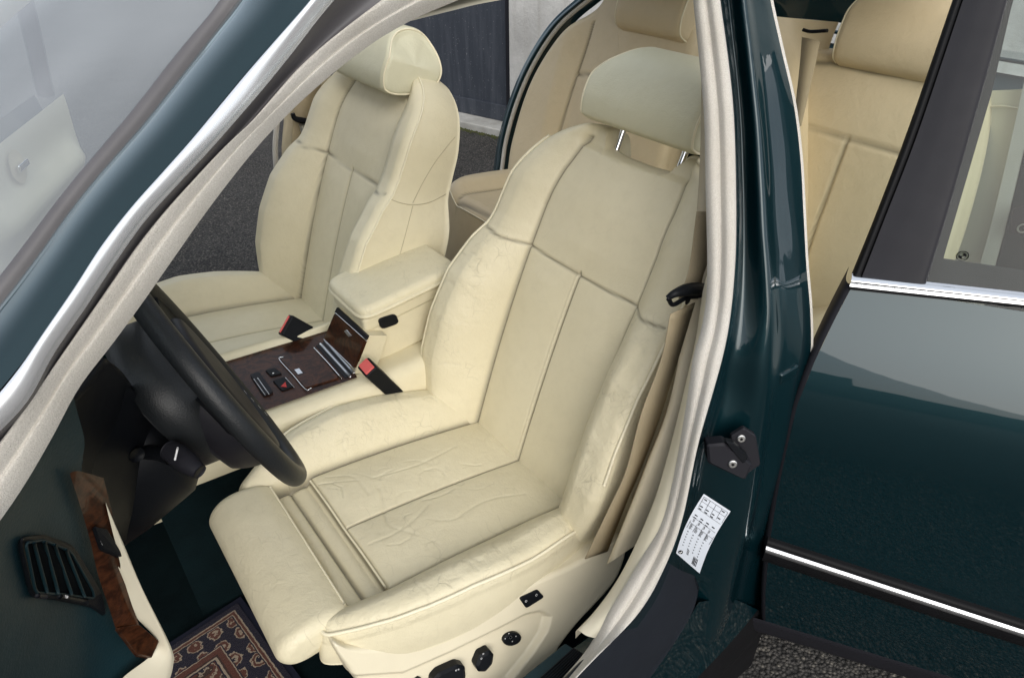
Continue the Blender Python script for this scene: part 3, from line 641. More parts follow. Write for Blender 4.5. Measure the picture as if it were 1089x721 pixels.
for i in range(14):
    z = 0.985+(zt-.985)*i/13
    s0 = np.interp(z, [dhit(984, 297)[1], dhit(1069, 10)[1]], [dhit(984, 297)[0], dhit(1069, 10)[0]])
    for s in np.linspace(s0-.01, 1., 10): V.append(dpt(s, z, -.006))
pane = mesh_of('window_pane', V, grid_faces(14, 10), 'window_glass', rd)
# black ceramic border on the glass
V = []
for i in range(14):
    z = 0.985+(zt-.985)*i/13
    s0 = np.interp(z, [dhit(984, 297)[1], dhit(1069, 10)[1]], [dhit(984, 297)[0], dhit(1069, 10)[0]]); s1_ = np.interp(z, [dhit(1004, 277)[1], dhit(1056, 100)[1], dhit(1079, 0)[1]], [dhit(1004, 277)[0], dhit(1056, 100)[0], dhit(1079, 0)[0]])
    V += [dpt(s0-.01, z, -.0075), dpt(s1_, z, -.0075)]
mesh_of('glass_border', V, grid_faces(14, 2), 'rubber', rd)
gb0, gb1 = dhit(1000, 277), dhit(1089, 290)
mesh_of('glass_rail', [dpt(gb0[0]-.02, gb0[1]-.04, -.0085), dpt(1., ln2(gb0, gb1, 1.)-.04, -.0085), dpt(1., ln2(gb0, gb1, 1.), -.0085), dpt(gb0[0]-.02, gb0[1], -.0085)], [(0, 1, 2, 3)], 'black_plastic', rd, False)
# small round maker's mark etched in the glass corner
rs, rz = dhit(1024, 273.5); 
def disc(name, c, e1, e2, r0, r1, mat, par, n=24, a0=0, a1=2*math.pi):
    ts = np.linspace(a0, a1, n); V = [c+(e1*math.cos(t)+e2*math.sin(t))*r for t in ts for r in (r0, r1)]
    return mesh_of(name, V, grid_faces(n, 2), mat, par, False)
e_s, e_z = dd_, np.array([0, 0, 1.])
cc = dpt(rs, rz, -.0035); disc('etched_ring', cc, e_s, e_z, .0065, .0078, 'rubber', pane); disc('etched_ring', cc, e_s, e_z, .0042, .0050, 'rubber', pane)
for q in (0, 1): disc('etched_quarter', cc, e_s, e_z, .0002, .0042, 'rubber', pane, 8, q*math.pi, q*math.pi+math.pi/2)
# hinge between pillar and door
hc = side(838, 402, -.005)
box('hinge', hc+np.array([.008, .008, 0]), (.045, .012, .022), 'teal_paint', rd, .005)
# ---- rear quarter seen through the door glass
rq = empty('rear_quarter', parent=car)
def qx(x, y, X): return at(x, y, 'x', X)
QX = 1.62
loft('quarter_trim', [[qx(x, y, QX+.03) for x, y in pts] for pts in ([(985, 330), (1010, 230), (1040, 110), (1044, 97)], [(1010, 330), (1040, 230), (1068, 110), (1071, 96)], [(1030, 330), (1056, 235), (1083, 120), (1090, 95)])], 'cream_trim', rq, n=30)
loft('quarter_seal', [[qx(x, y, QX) for x, y in pts] for pts in ([(1028, 330), (1055, 235), (1083, 115), (1112, -20)], [(1036, 330), (1064, 235), (1092, 115), (1122, -20)], [(1046, 330), (1072, 235), (1100, 115), (1130, -20)])], 'velour_seal', rq, n=30)
loft('quarter_jamb', [[qx(x, y, QX) for x, y in pts] for pts in ([(1045, 330), (1071, 235), (1099, 115), (1130, -20)], [(1060, 330), (1080, 235), (1110, 115), (1140, -20)], [(1150, 340), (1170, 235), (1190, 115), (1220, -20)])], 'teal_paint', rq, n=30)
tube('quarter_seam', [qx(1040, 116, QX+.02), qx(1062, 113, QX+.02), qx(1084, 116, QX+.02)], .0022, 'beige_trim', rq, n=12)
sl = hexa('quarter_latch', [qx(1073, 248, QX-.04), qx(1100, 252, QX-.04), qx(1100, 252, QX-.02), qx(1073, 248, QX-.02)], [qx(1077, 222, QX-.04), qx(1100, 216, QX-.04), qx(1100, 216, QX-.02), qx(1077, 222, QX-.02)], 'satin_black', rq, .003)
disc('latch_ring', qx(1088, 243, QX-.045), np.array([.5, -.85, 0]), e_z, .007, .011, 'screw_metal', sl)
# ================================================================== SEATS
cN = np.array([.16, 0, .987]); cN /= np.linalg.norm(cN); cU = np.array([-.987, 0, .16]); cU /= np.linalg.norm(cU)
bV = np.array([.378, 0, .926]); bV /= np.linalg.norm(bV); bW = np.array([-.926, 0, .378]); bW /= np.linalg.norm(bW)
Y_ = np.array([0, 1., 0])
def make_seat(name, d, head_drop, driver):
    hi = 1.0 if driver else .55
    s = empty(name, parent=car)
    FB = Frame(np.array([.584, -.397, .458])+d, Y_, bV, bW); FC = Frame(np.array([.584, -.397, .458])+d, Y_, cU, cN)
    # ---------- backrest
    ob = [-.04, .0, .06, .12, .20, .28, .35, .41, .45, .50, .56, .62, .66, .69]; ow = [.23, .258, .280, .290, .290, .286, .280, .270, .260, .257, .252, .230, .198, .148]
    outl = [(w, b) for b, w in zip(ob, ow)]+[(.108, .697), (.094, .678), (.078, .662), (.04, .657), (.0, .656), (-.04, .657), (-.078, .662), (-.094, .678), (-.108, .697)]+[(-w, b) for b, w in zip(ob[::-1], ow[::-1])]+[(-.12, -.055), (0, -.06), (.12, -.055)]
    def pw(b): return np.interp(b, [-.1, 0, .2, .43, .52, .6, .68], [.150, .152, .153, .152, .150, .142, .125])
    def owf(b): return np.interp(b, ob, ow)
    def hb(a, b):
        p = pw(b); o = owf(b); A = np.abs(a); t = np.clip((A-p)/np.maximum(o-p, .02), 0, 1.2)
        H = np.interp(b, [-.05, .03, .12, .22, .32, .40, .44, .47, .55, .63, .70], [.060, .088, .104, .106, .094, .066, .044, .038, .034, .026, .018])
        wing = H*(1-(1-np.clip(t/.62, 0, 1))**1.7)
        bul = .006*np.sin(np.pi*np.clip(A/p, 0, 1))*(b < .43)+.007*np.cos(np.pi/2*np.clip(A/p, 0, 1))*(b >= .43)
        bul = bul*np.clip(np.abs(b-.43)/.05, 0, 1)
        lum = .012*np.sin(np.pi*np.clip(b/.62, 0, 1))
        cut = -.012*ss(b, .645, .66)*(1-ss(A, p-.01, p+.015))
        return wing+bul+lum+cut-.034*ss(b, .54, .72)
    bb_ = np.linspace(-.05, .67, 30)
    seams = [([(float(pw(x)), x) for x in bb_], .0055, .0028), ([(-float(pw(x)), x) for x in bb_], .0055, .0028), ([(0, -.05), (0, .43)], .0055, .0026), ([(.009, -.05), (.009, .428)], .0010, .0016), ([(-.155, .43), (-.08, .426), (0, .425), (.08, .426), (.155, .43)], .0042, .0023),
             ([(.152, .43), (.20, .425), (.25, .432)], .0042, .0026), ([(-.152, .43), (-.20, .425), (-.25, .432)], .0042, .0026)]
    R_ = random.Random(3)
    if driver:
        for i in range(30):   # fine creases across the bolsters
            sg = 1 if i % 2 else -1; b0 = R_.uniform(.12, .40); a0 = R_.uniform(.20, .26); L = R_.uniform(.02, .05); an = R_.gauss(0, .35)
            seams.append(([(sg*(a0-L*math.cos(an)*(k/3-.5)), b0+L*math.sin(an)*(k/3-.5)+.004*math.sin(k)) for k in range(4)], R_.uniform(.0006, .0013), .0015))
    wear = lambda a, b: (1. if driver else .25)*(.15+.85*ss(np.abs(a), .15, .2)*(ss(b, .03, .1)-ss(b, .40, .5)))
    back = pillow('backrest', FB, outl, ((0, .12), (0, .50)), hb, .021, .115, 'cream_leather', s, nt=int(640*hi), nr=int(120*hi), seams=seams, wear=wear, taper=lambda C: -.026*(1-ss(C[:, 1], .36, .46))*ss(np.abs(C[:, 0]), .15, .22)+.006+.055*ss(C[:, 1], .60, .68)*(1-ss(np.abs(C[:, 0]), .085, .11)), pipes=[(.02, .30, .0030, .6), (.44, .72, .0030, .6)] if driver else [(.02, .30, .0021, .35), (.44, .72, .0021, .35)])
    # ---------- headrest
    hd = head_drop; Ht = [(.702, .002), (.710, .013), (.74, .021), (.78, .017), (.815, .004), (.842, -.024), (.855, -.062), (.848, -.100), (.815, -.130), (.765, -.134), (.728, -.112), (.708, -.06), (.700, -.02)]; hn = 0. if driver else .044
    def ext(b, n): 
        b = b+hd; return .140-.055*ss(b, .77, .86)
    roll('headrest', FB, [(b-hd, n+hn) for b, n in Ht], ext, 'cream_leather_head' if driver else 'cream_leather_head', s, R=.016, na=60, npf=120, wear=.3, a0=-.002)
    if driver:
        for a in (-.078, .078):
            tube('headrest_post', [FB.w(a, .60, -.062), FB.w(a, .74, -.062)], .0062, 'chrome', s, n=6, k=16)
        for a in (-.078, .078): tube('post_guide', [FB.w(a, .60, -.062), FB.w(a, .648, -.062)], .011, 'cream_plastic', s, n=4, k=16)
    # ---------- cushion
    ou = [-.04, .0, .08, .16, .25, .34, .41, .46, .50, .522]; oc = [.235, .248, .261, .268, .268, .260, .246, .227, .206, .190]
    cut = [(.170, .520), (.152, .500), (.142, .478)]
    outc = [(-w, u) for u, w in zip(ou, oc)]+[(-x, y) for x, y in cut]+[(-.07, .470), (.0, .470), (.07, .470)]+cut[::-1]+[(w, u) for u, w in zip(ou[::-1], oc[::-1])]+[(.1, -.05), (-.1, -.05)]
    def pc_(u): return np.interp(u, [-.1, 0, .4, .5], [.158, .158, .160, .150])
    def ocf(u): return np.interp(u, ou, oc)
    def hc_(a, u):
        p = pc_(u); o = ocf(u); A = np.abs(a); t = np.clip((A-p)/np.maximum(o-p, .02), 0, 1.2)
        H = np.interp(u, [-.05, .0, .1, .2, .3, .4, .46, .52], [.044, .048, .060, .072, .078, .066, .046, .020])
        wing = H*np.where(a < 0, 1-.28*ss(u, .08, .2), 1.)*(1-(1-np.clip(t/.6, 0, 1))**1.6)
        bul = .009*np.sin(np.pi*np.clip(A/p, 0, 1))*(1-ss(u, .36, .41))+.006*np.sin(np.pi*np.clip(u/.4, 0, 1))
        gap = -.020*ss(u, .392, .405)*(1-ss(A, p-.006, p+.01))
        pleat = .006*np.abs(np.sin((u-.398)/.036*math.pi))*(u > .398)*(1-ss(A, p-.01, p))
        return wing+bul+gap+pleat
    uu = np.linspace(-.05, .475, 24)
    cs = [([(float(pc_(x)), x) for x in uu], .006, .0034), ([(-float(pc_(x)), x) for x in uu], .006, .0034), ([(.0, -.05), (.0, .395)], .0045, .0022), ([(-.158, .397), (.158, .397)], .006, .003), ([(-.158, .433), (.158, .437)], .005, .003)]
    if driver:
        for i in range(46):
            u0 = R_.uniform(.08, .38); a0 = R_.uniform(-.14, .14) if i < 22 else R_.choice((-1, -1, 1))*R_.uniform(.18, .25); L = R_.uniform(.02, .08) if i < 22 else R_.uniform(.02, .045); an = R_.gauss(1.2, .6) if i < 22 else R_.gauss(0, .5); cv = R_.gauss(0, .35)
            cs.append(([(a0+L*math.cos(an+cv*k)*(k/3-.5), u0+L*math.sin(an+cv*k)*(k/3-.5)) for k in range(4)], R_.uniform(.0005, .0014), R_.uniform(.0013, .002)))
        for pl in ([(.055, .30), (.02, .31), (-.04, .33), (-.09, .30)], [(-.03, .24), (-.055, .29), (-.065, .345), (-.06, .38)], [(.09, .10), (.075, .2), (.085, .30)], [(-.10, .06), (-.08, .14), (-.09, .22)], [(.14, .37), (.11, .33), (.05, .325)]):
            cs.append((catmull(pl, 14), .0011, .0024))
    wearc = lambda a, u: (1. if driver else .2)*(.5+.5*ss(np.abs(a), .13, .2))
    pillow('cushion', FC, outc, ((0, .10), (0, .36)), hc_, .024, .055, 'cream_leather', s, nt=int(640*hi), nr=int(120*hi), seams=cs, wear=wearc, taper=-.004, pipes=[(.0, .375, .0032, .6), (.53, .93, .0032, .6)])
    if driver:
        pp = np.linspace(-.152, .152, 12)
        tube('seam_piping', [FC.w(a, .3975, float(hc_(np.array(a), np.array(.392)))-.0035) for a in pp], .0020, 'cream_piping', s, n=60, k=8)
        # thigh support
        TP = [(.468, -.012), (.470, .006), (.480, .016), (.505, .022), (.540, .020), (.566, .010), (.582, -.006), (.588, -.024), (.583, -.040), (.566, -.050), (.53, -.050), (.475, -.042)]
        roll('thigh_support', FC, TP, lambda b, n: .176+.004*math.sin((b-.46)/.14*3.1), 'cream_leather', s, R=.022, na=70, npf=110, wear=.55, pipe=False, bulge=.004, a0=-.004)
        tube('seam_piping', [FC.w(a, .4745, .0135) for a in (-.16, -.08, 0, .08, .155)], .0018, 'cream_piping', s, n=60, k=8)
        tube('seam_piping', [FC.w(-.172, b, n) for b, n in ((.475, .004), (.5, .0125), (.540, .0105), (.564, .001), (.576, -.015), (.578, -.034))], .0018, 'cream_piping', s, n=60, k=8)
    # seat base
    box('seat_base', np.array([.40, -.397, .30])+d, (.46, .42, .16), 'black_plastic', s, .02)
    return s, FB, FC
drv, FB, FC = make_seat('driver_seat', np.zeros(3), 0., True)
drv['label'] = 'cream leather front seat nearest the camera with raised headrest'
pas, FBp, FCp = make_seat('passenger_seat', np.array([-.104, .752, .014]), .062, False)
pas['label'] = 'cream leather front seat beyond the centre console'
from mathutils.bvhtree import BVHTree
def surface_points(o, pts, lift=.0004):
    me = o.data; bv = BVHTree.FromPolygons([v.co[:] for v in me.vertices], [p.vertices[:] for p in me.polygons]); out = []
    for p in pts:
        d = Vector(ray(*p)).normalized(); h = bv.ray_cast(Vector(CAM), d)
        if h[0] is not None: out.append(np.array(h[0])-np.array(d)*lift)
    return out
pback = [c for c in pas.children if c.name.startswith('backrest')][0]; dback = [c for c in drv.children if c.name.startswith('backrest')][0]
bpy.context.view_layer.update()
for pl in ([(484, 146), (474, 158), (462, 174), (450, 194), (439, 216)], [(415, 212), (426, 216), (440, 218), (458, 215), (479, 204)], [(439, 219), (435, 235), (430, 254), (425, 272)]):
    sp = surface_points(pback, catmull(pl, 14))
    if len(sp) > 4: tube('flank_seam', sp, .0009, 'seam_thread', pas, n=40, k=6)
# ---- driver seat side panel with switches
SN = np.array([-.10, -.93, .36]); SN /= np.linalg.norm(SN); SA = np.array([.99, -.08, 0.]); SA -= SN*(SA@SN); SA /= np.linalg.norm(SA); SB = np.cross(SA, SN)*-1
if SB[2] < 0: SB = -SB
FS = Frame(at(510, 660, 'y', -.665), SA, SB, SN)
PO = [(354, 684), (370, 688), (400, 688), (430, 681), (473, 666), (527, 639), (560, 622), (583, 612), (610, 600), (640, 583), (662, 573), (668, 582), (660, 610), (645, 632), (615, 664), (595, 690), (575, 722), (540, 745), (450, 775), (400, 750), (365, 705)]
po = [FS.px(*p) for p in PO]
RC = [FS.px(*p) for p in [(330, 722), (430, 715), (480, 693), (531, 668), (560, 653), (578, 649), (586, 656), (582, 672), (566, 696), (545, 722)]]
def inside_recess(a, b):
    P = np.array(RC[:6]); top = np.interp(a, P[:, 0], P[:, 1]); Q = RC[5:]
    x1 = np.interp(-b, [-q[1] for q in Q], [q[0] for q in Q]); return ss(top-b, -.004, .012)*ss(x1-a, -.004, .012)
pcx = np.mean(po, 0)
side_panel = pillow('side_panel', FS, po, (FS.px(385, 704), FS.px(625, 615)), lambda a, b: -.014*inside_recess(a, b), .010, .05, 'cream_plastic', drv, nt=420, nr=90, wear=lambda a, b: a*0)
def sw(name, pts, h, par, o=0., mat='black_plastic', r=.15, bev=.0015): return plate(name, [FS.w(*FS.px(x, y, o), o) for x, y in pts], SN, h, mat, par, bev=bev, r=r)
sw1 = sw('window_blind_switch', [(551.5, 635), (571, 626), (578, 634), (559, 646)], .004, drv, .0)
for (x, y) in ((559.5, 639), (570.5, 632.5)):
    p = FS.w(*FS.px(x, y, .0046), .0046); disc('arrow_mark', p, SA, SB, .0018, .0025, 'white_print', sw1, 5)
kn = sw('lumbar_knob', [(543+9.5*math.cos(t)+2*math.sin(t), 677.5-7*math.sin(t)) for t in np.linspace(0, 2*math.pi, 18, endpoint=False)], .008, drv, -.014, bev=.002, r=.0)
for t in np.linspace(.3, 2*math.pi+.3, 4, endpoint=False):
    p = FS.w(*FS.px(543+6*math.cos(t), 677.5-4.4*math.sin(t), -.0052), -.0052); disc('arrow_mark', p, SA, SB, .0002, .0014, 'white_print', kn, 4)
disc('knob_centre', FS.w(*FS.px(543, 677.5, -.005), -.005), SA, SB, .0022, .0028, 'brushed_chrome', kn, 16)
hx = sw('backrest_switch', [(501, 702), (506, 690), (516, 685), (520.5, 690), (519, 700), (512, 708), (504, 708)], .020, drv, -.014, bev=.004, r=.2)
for k in range(2):
    p = FS.w(*FS.px(512+k*2, 700-k*5, .0066), .0066); disc('arrow_mark', p, SA, SB, .0011, .0017, 'white_print', hx, 6)
br_ = sw('seat_switch', [(456, 716), (462, 709), (482, 700), (490, 702), (491, 714), (486, 722), (462, 730), (455, 726)], .020, drv, -.014, bev=.004, r=.2)
for k in range(2):
    p = FS.w(*FS.px(485+k*2.5, 712.5-k*1, .0066), .0066); disc('arrow_mark', p, SA, SB, .0009, .0015, 'white_print', br_, 6)
sw('memory_switch', [(438, 722), (444, 718), (448, 720), (446, 727), (440, 730)], .006, drv, -.014)
# ================================================================== BELTS
blt = empty('seat_belt', parent=car)
bl1 = [at(713, 334, 'y', -.712), at(703, 383, 'y', -.718), at(682, 440, 'y', -.72), at(666, 500, 'y', -.718), at(648, 540, 'y', -.712), at(622, 594, 'y', -.70)]
bl2 = [at(739, 322, 'y', -.712), at(724, 372, 'y', -.718), at(703, 440, 'y', -.72), at(682, 497, 'y', -.718), at(665, 537, 'y', -.712), at(646, 586, 'y', -.70)]
loft('webbing', [bl1, bl2], 'belt_fabric', blt, n=40, thick=.0016)
bu1 = [at(741, 225, 'y', -.68), at(733, 285, 'y', -.69), at(722, 318, 'y', -.70)]; bu2 = [at(768, 225, 'y', -.68), at(756, 285, 'y', -.69), at(742, 318, 'y', -.70)]
loft('webbing', [bu1, bu2], 'belt_fabric', blt, n=20, thick=.0016)
bu3 = [at(738, 330, 'y', -.70), at(726, 380, 'y', -.705), at(703, 450, 'y', -.705), at(672, 530, 'y', -.70)]; bu4 = [at(748, 330, 'y', -.70), at(739, 385, 'y', -.705), at(716, 455, 'y', -.705), at(682, 535, 'y', -.70)]
loft('webbing', [bu3, bu4], 'belt_fabric', blt, n=20, thick=.0016)
GD = [at(710, 317, 'y', -.71), at(718, 312, 'y', -.715), at(733, 308, 'y', -.715), at(750, 307, 'y', -.71)]
tube('belt_guide', GD, [.004, .009, .010, .008], 'black_plastic', blt, n=24, k=12)
tube('belt_guide_loop', [at(711, 318, 'y', -.71), at(716, 324, 'y', -.71), at(730, 317, 'y', -.71), at(748, 314, 'y', -.71)], .0035, 'black_plastic', blt, n=24, k=10)
disc('guide_button', at(731.5, 320, 'y', -.716), np.array([1, 0, 0.]), e_z, .0, .006, 'rubber', blt)
def buckle(name, p0, p1, width, thick, btn, wdir):
    p0, p1 = np.array(p0), np.array(p1); ax_ = p1-p0; L = np.linalg.norm(ax_); ax_ /= L; wd_ = np.array(wdir, float); wd_ -= ax_*(wd_@ax_); wd_ /= np.linalg.norm(wd_); th = np.cross(ax_, wd_)
    o = empty(name, parent=car); Rm = np.array([ax_, wd_, th]).T
    box('buckle_body', (p0+p1)/2, (L, width, thick), 'black_plastic', o, .004, rot=Rm)
    box('release_button', p0-ax_*.0005, (.006, width*.84, thick*btn), 'pink_plastic', o, .0015, rot=Rm)
    box('stalk', p1+ax_*.03, (.09, width*.72, thick*.6), 'satin_black', o, .003, rot=Rm)
    return o
b0p, b1p = at(390, 390, 'y', -.135), at(424, 421, 'y', -.125)
buckle('driver_buckle', b0p, b1p, .040, .032, .72, np.array([-.3, .9, .6]))
q0p, q1p = at(303, 345, 'y', .135), at(332, 361, 'y', .12)
buckle('passenger_buckle', q0p, q1p, .052, .026, .14, np.array([.5, .4, 1.]))
# ================================================================== CENTRE CONSOLE
con = empty('centre_console', parent=car)
def zc(x): return np.interp(x, [-.2, .0, .39, .5], [.70, .615, .595, .60])
def zp(px, py, z): return at(px, py, 'z', z)
ZC = .60
wA, wB, wC_, wD = zp(205, 396, ZC), zp(350, 352, ZC), zp(380, 402, ZC), zp(240, 452, ZC)
wA = wB+(wA-wB)*1.6; wD = wC_+(wD-wC_)*1.6
# tunnel body
cs_ = []
for f in (0, .33, .66, 1.):
    n_ = wD*(1-f)+wC_*f; r_ = wA*(1-f)+wB*f
    cs_.append((n_, r_))
endn, endr = wC_+np.array([.5, 0, 0]), wB+np.array([.5, 0, 0])
nears = [c_[0] for c_ in cs_]+[endn]; fars = [c_[1] for c_ in cs_]+[endr]
dn = np.array([0, 0, 1.])
cur = [[p+np.array([0, -.040, -.085]) for p in nears], [p+np.array([0, -.041, -.06]) for p in nears], [p+np.array([0, -.030, -.012]) for p in nears], [p+np.array([0, -.008, -.001]) for p in nears], [p+np.array([0, .004, -.003]) for p in nears], [p*.5+q*.5-dn*.004 for p, q in zip(nears, fars)], [p+np.array([0, -.001, -.003]) for p in fars], [p+np.array([0, .005, .012]) for p in fars], [p+np.array([0, .017, .012]) for p in fars], [p+np.array([0, .024, -.06]) for p in fars], [p+np.array([0, .022, -.40]) for p in fars]]
loft('console_body', cur, 'cream_leather', con, n=50, sub=5)
loft('tunnel_carpet', [[p+np.array([0, .01 if 0 else -.035, -.08]) for p in nears], [p+np.array([0, -.045, -.2]) for p in nears], [p+np.array([0, -.06, -.42]) for p in nears]], 'teal_carpet', con, n=30)
wt = mesh_of('wood_trim', [p+dn*.002 for p in (wA, wB, wC_, wD)], [(3, 2, 1, 0)], 'burl_wood', con, False)
def wq(px, py, o=0.): return zp(px, py, ZC+.002+o)
# ashtray lid with bright outline
la = [(297, 382), (333, 371), (361, 403), (325, 414)]
lid = plate('ashtray_lid', [wq(*p) for p in la], dn, .004, 'burl_wood', wt, r=.06)
tube('lid_trim', [wq(*p, .004) for p in rounded_poly(la[:1]+[(297, 382)]+[(325, 414)], .0)][:0] or [wq(302, 379.5, .004), wq(297, 382, .004), wq(311, 398, .004), wq(325, 414, .004), wq(331, 412.5, .004)], .0011, 'chrome', lid, n=50, k=8)
tube('lid_trim', [wq(334, 370, .004), wq(349, 386, .004), wq(363, 402, .004)], .0014, 'chrome', lid, n=10, k=8)
mesh_of('lid_emblem', [wq(313, 393, .0046), wq(318, 391.5, .0046), wq(322, 396.5, .0046), wq(317, 398, .0046)], [(0, 1, 2, 3)], 'brushed_chrome', lid, False)
# chrome bars at the foot of the rear panel
for (a, b_, r) in (((341, 366), (372, 400), .0035), ((346, 362.5), (376, 396), .0032)):
    tube('chrome_bar', [wq(*a, .003), wq(*b_, .003)], r, 'brushed_chrome', wt, n=8, k=10)
plate('bar_recess', [wq(336, 368), wq(350, 361), wq(379, 395), wq(367, 403)], dn, .002, 'satin_black', wt)
# switches in the wood
s1_ = plate('window_switch', [wq(282, 395), wq(293, 392), wq(300, 398), wq(288, 401)], dn, .004, 'black_plastic', wt, r=.12)
disc('switch_mark', wq(290.5, 396.8, .0046), np.array([1, 0, 0.]), np.array([0, 1., 0]), .0, .0022, 'white_print', s1_, 10)
s2_ = plate('hazard_switch', [wq(290, 406), wq(303, 401.5), wq(312.5, 412), wq(299.5, 416.5)], dn, .004, 'black_plastic', wt, r=.1)
tv3 = [wq(298.5, 411, .005), wq(305, 411.8, .005), wq(303.5, 406, .005)]; mesh_of('hazard_triangle', tv3, [(0, 1, 2)], 'red_print', s2_, False)
for q in (((303.5, 401.5), (312.8, 411.8)),): tube('switch_trim', [wq(*q[0], .004), wq(*q[1], .004)], .0008, 'brushed_chrome', s2_, n=4, k=6)
s3_ = plate('climate_switch', [wq(266, 400), wq(276, 397), wq(291, 418), wq(280, 422)], dn, .006, 'satin_black', wt, r=.12)
tube('switch_trim', [wq(274, 402, .0065), wq(286, 419, .0065)], .0012, 'brushed_chrome', s3_, n=4, k=6)
tube('switch_trim', [wq(270, 403, .0065), wq(282, 420, .0065)], .0008, 'brushed_chrome', s3_, n=4, k=6)
# upright wood panel in front of the armrest box
zt_ = .688
up_ = [wq(346, 363), wq(377, 397), at(390, 357, 'z', zt_), at(358, 327, 'z', zt_)]
pn = np.cross(up_[1]-up_[0], up_[3]-up_[0]); pn /= np.linalg.norm(pn); pn = pn if pn[0] < 0 else -pn
hexa('box_front', [p-pn*.05 for p in up_], [p-pn*.001 for p in up_], 'cream_leather', con, 0)
def upx(x, y, o=0.): return on_plane(x, y, up_[0]+pn*o, pn)
ul = [(345.5, 360.5), (357, 333), (389.5, 362), (378, 391.5)]
pw_ = plate('storage_flap', [upx(*p) for p in ul], pn, .004, 'burl_wood', con, r=.03)
tube('flap_trim', [upx(357, 333, .005), upx(390, 362.5, .005)], .0012, 'chrome', pw_, n=8, k=8)
tube('flap_trim', [upx(344.5, 361, .004), upx(377.5, 393, .004)], .0011, 'chrome', pw_, n=8, k=8)
plate('flap_switch', [upx(366, 352, .004), upx(369, 350.5, .004), upx(374.5, 357, .004), upx(371, 358.5, .004)], pn, .0015, 'brushed_chrome', pw_)
plate('flap_slot', [upx(356.5, 332, .0), upx(359, 327, .0), upx(391.5, 357, .0), upx(390, 361, .0)], pn, .003, 'satin_black', con)
# armrest box and lid
zL = .712
lf, ln_, lr, lrr = zp(349, 306, zL), zp(385, 342, zL), None, None
lr = lf+np.array([.25, 0.0, .029]); lrr = ln_+np.array([.25, .0, .029])
arm = empty('armrest', parent=con)
hexa('box_side', [lf+(0, -.006, -.13), ln_+(0, .006, -.13), lrr+(.05, .006, -.13), lr+(.05, -.006, -.13)], [lf+(.014, -.006, -.008), ln_+(.014, .006, -.008), lrr+(.03, .006, -.008), lr+(.03, -.006, -.008)], 'cream_leather', arm, .012, 4)
hexa('lid_base', [lf+(.004, -.003, -.038), ln_+(.004, .003, -.038), lrr+(0, .003, -.038), lr+(0, -.003, -.038)], [lf+(.004, -.003, .0), ln_+(.004, .003, .0), lrr+(0, .003, .0), lr+(0, -.003, .0)], 'cream_leather', arm, .010, 4)
FA = Frame((lf+ln_+lr+lrr)/4, Y_, -(lr-lf)/np.linalg.norm(lr-lf), np.cross(Y_, -(lr-lf)/np.linalg.norm(lr-lf)))
if FA.N[2] < 0: FA.N = -FA.N
hwA = abs(lf[1]-ln_[1])/2+.004; hlA = .125+.004
skew = (lf[0]-ln_[0])/2
outA = [(hwA*np.sign(math.cos(t))*abs(math.cos(t))**.28, hlA*np.sign(math.sin(t))*abs(math.sin(t))**.28) for t in np.linspace(0, 2*math.pi, 60, endpoint=False)]
pillow('armrest_pad', FA, outA, ((0, -.045), (0, .045)), lambda a, b: .024+.006*np.cos(a/hwA*1.4)*np.cos(b/hlA*1.3), .016, .002, 'cream_leather', arm, nt=260, nr=50, wear=lambda a, b: a*0+.8, pipes=[])
fn = np.array([0, -1., 0])
lb = [np.array([ln_[0]+x, ln_[1]+.003-.001, ln_[2]+z]) for x, z in ((.022, -.034), (.062, -.030), (.062, -.008), (.022, -.012))]
plate('lid_latch', [on_plane(x, y, ln_+(0, .003, 0), fn) for x, y in ((401, 339), (420, 333), (424, 343), (405, 350))], fn, .005, 'black_plastic', arm, r=.3)
# ================================================================== STEERING WHEEL, COLUMN
swh = empty('steering_wheel', parent=car)
wc_ = np.array([.066, -.360, .903]); tl_ = math.radians(20); wN = np.array([math.cos(tl_), 0, math.sin(tl_)]); wU = np.array([-math.sin(tl_), 0, math.cos(tl_)]); RW = .184
ringp = [wc_+RW*(math.cos(t)*wU+math.sin(t)*Y_) for t in np.linspace(0, 2*math.pi, 48, endpoint=False)]
tube('rim', ringp, .0150, 'dark_leather', swh, n=160, k=24, closed=True)
# spokes: four flat arms
for nm, a0, w in (('spoke', math.radians(75), .03), ('spoke', math.radians(-75), .03), ('spoke', math.radians(140), .025), ('spoke', math.radians(-140), .025)):
    dr = math.cos(a0)*wU+math.sin(a0)*Y_; tg = np.cross(wN, dr)
    loft(nm, [[wc_+dr*r+tg*ww*s-wN*h for r, ww, h in ((.05, w*1.5, .035), (.10, w*1.1, .022), (.15, w*.9, .010), (.185, w, .0))] for s in (-1, -.4, .4, 1)], 'black_plastic', swh, n=24, thick=.016)
FWh = Frame(wc_-wN*.004, Y_, wU, wN)
outH = [(x*.125, y*.095-.015) for x, y in ((-.75, .8), (0, 1), (.75, .8), (1, .3), (1, -.3), (.7, -1), (0, -1.25), (-.7, -1), (-1, -.3), (-1, .3))]
pillow('airbag_cover', FWh, outH, ((-.03, -.02), (.03, -.02)), lambda a, b: .012+.008*np.cos(a*9)*np.cos(b*12), .012, .055, 'satin_black', swh, nt=120, nr=30, wear=lambda a, b: a*0, taper=.02)
# button strip on near spoke (four small bright marks)
for k in range(4):
    p = wc_+Y_*(-.10+.004*k)+wU*(.020-.02*k)+wN*.024; disc('button_mark', p, Y_, wU, .0015, .0035, 'white_print', swh, 10)
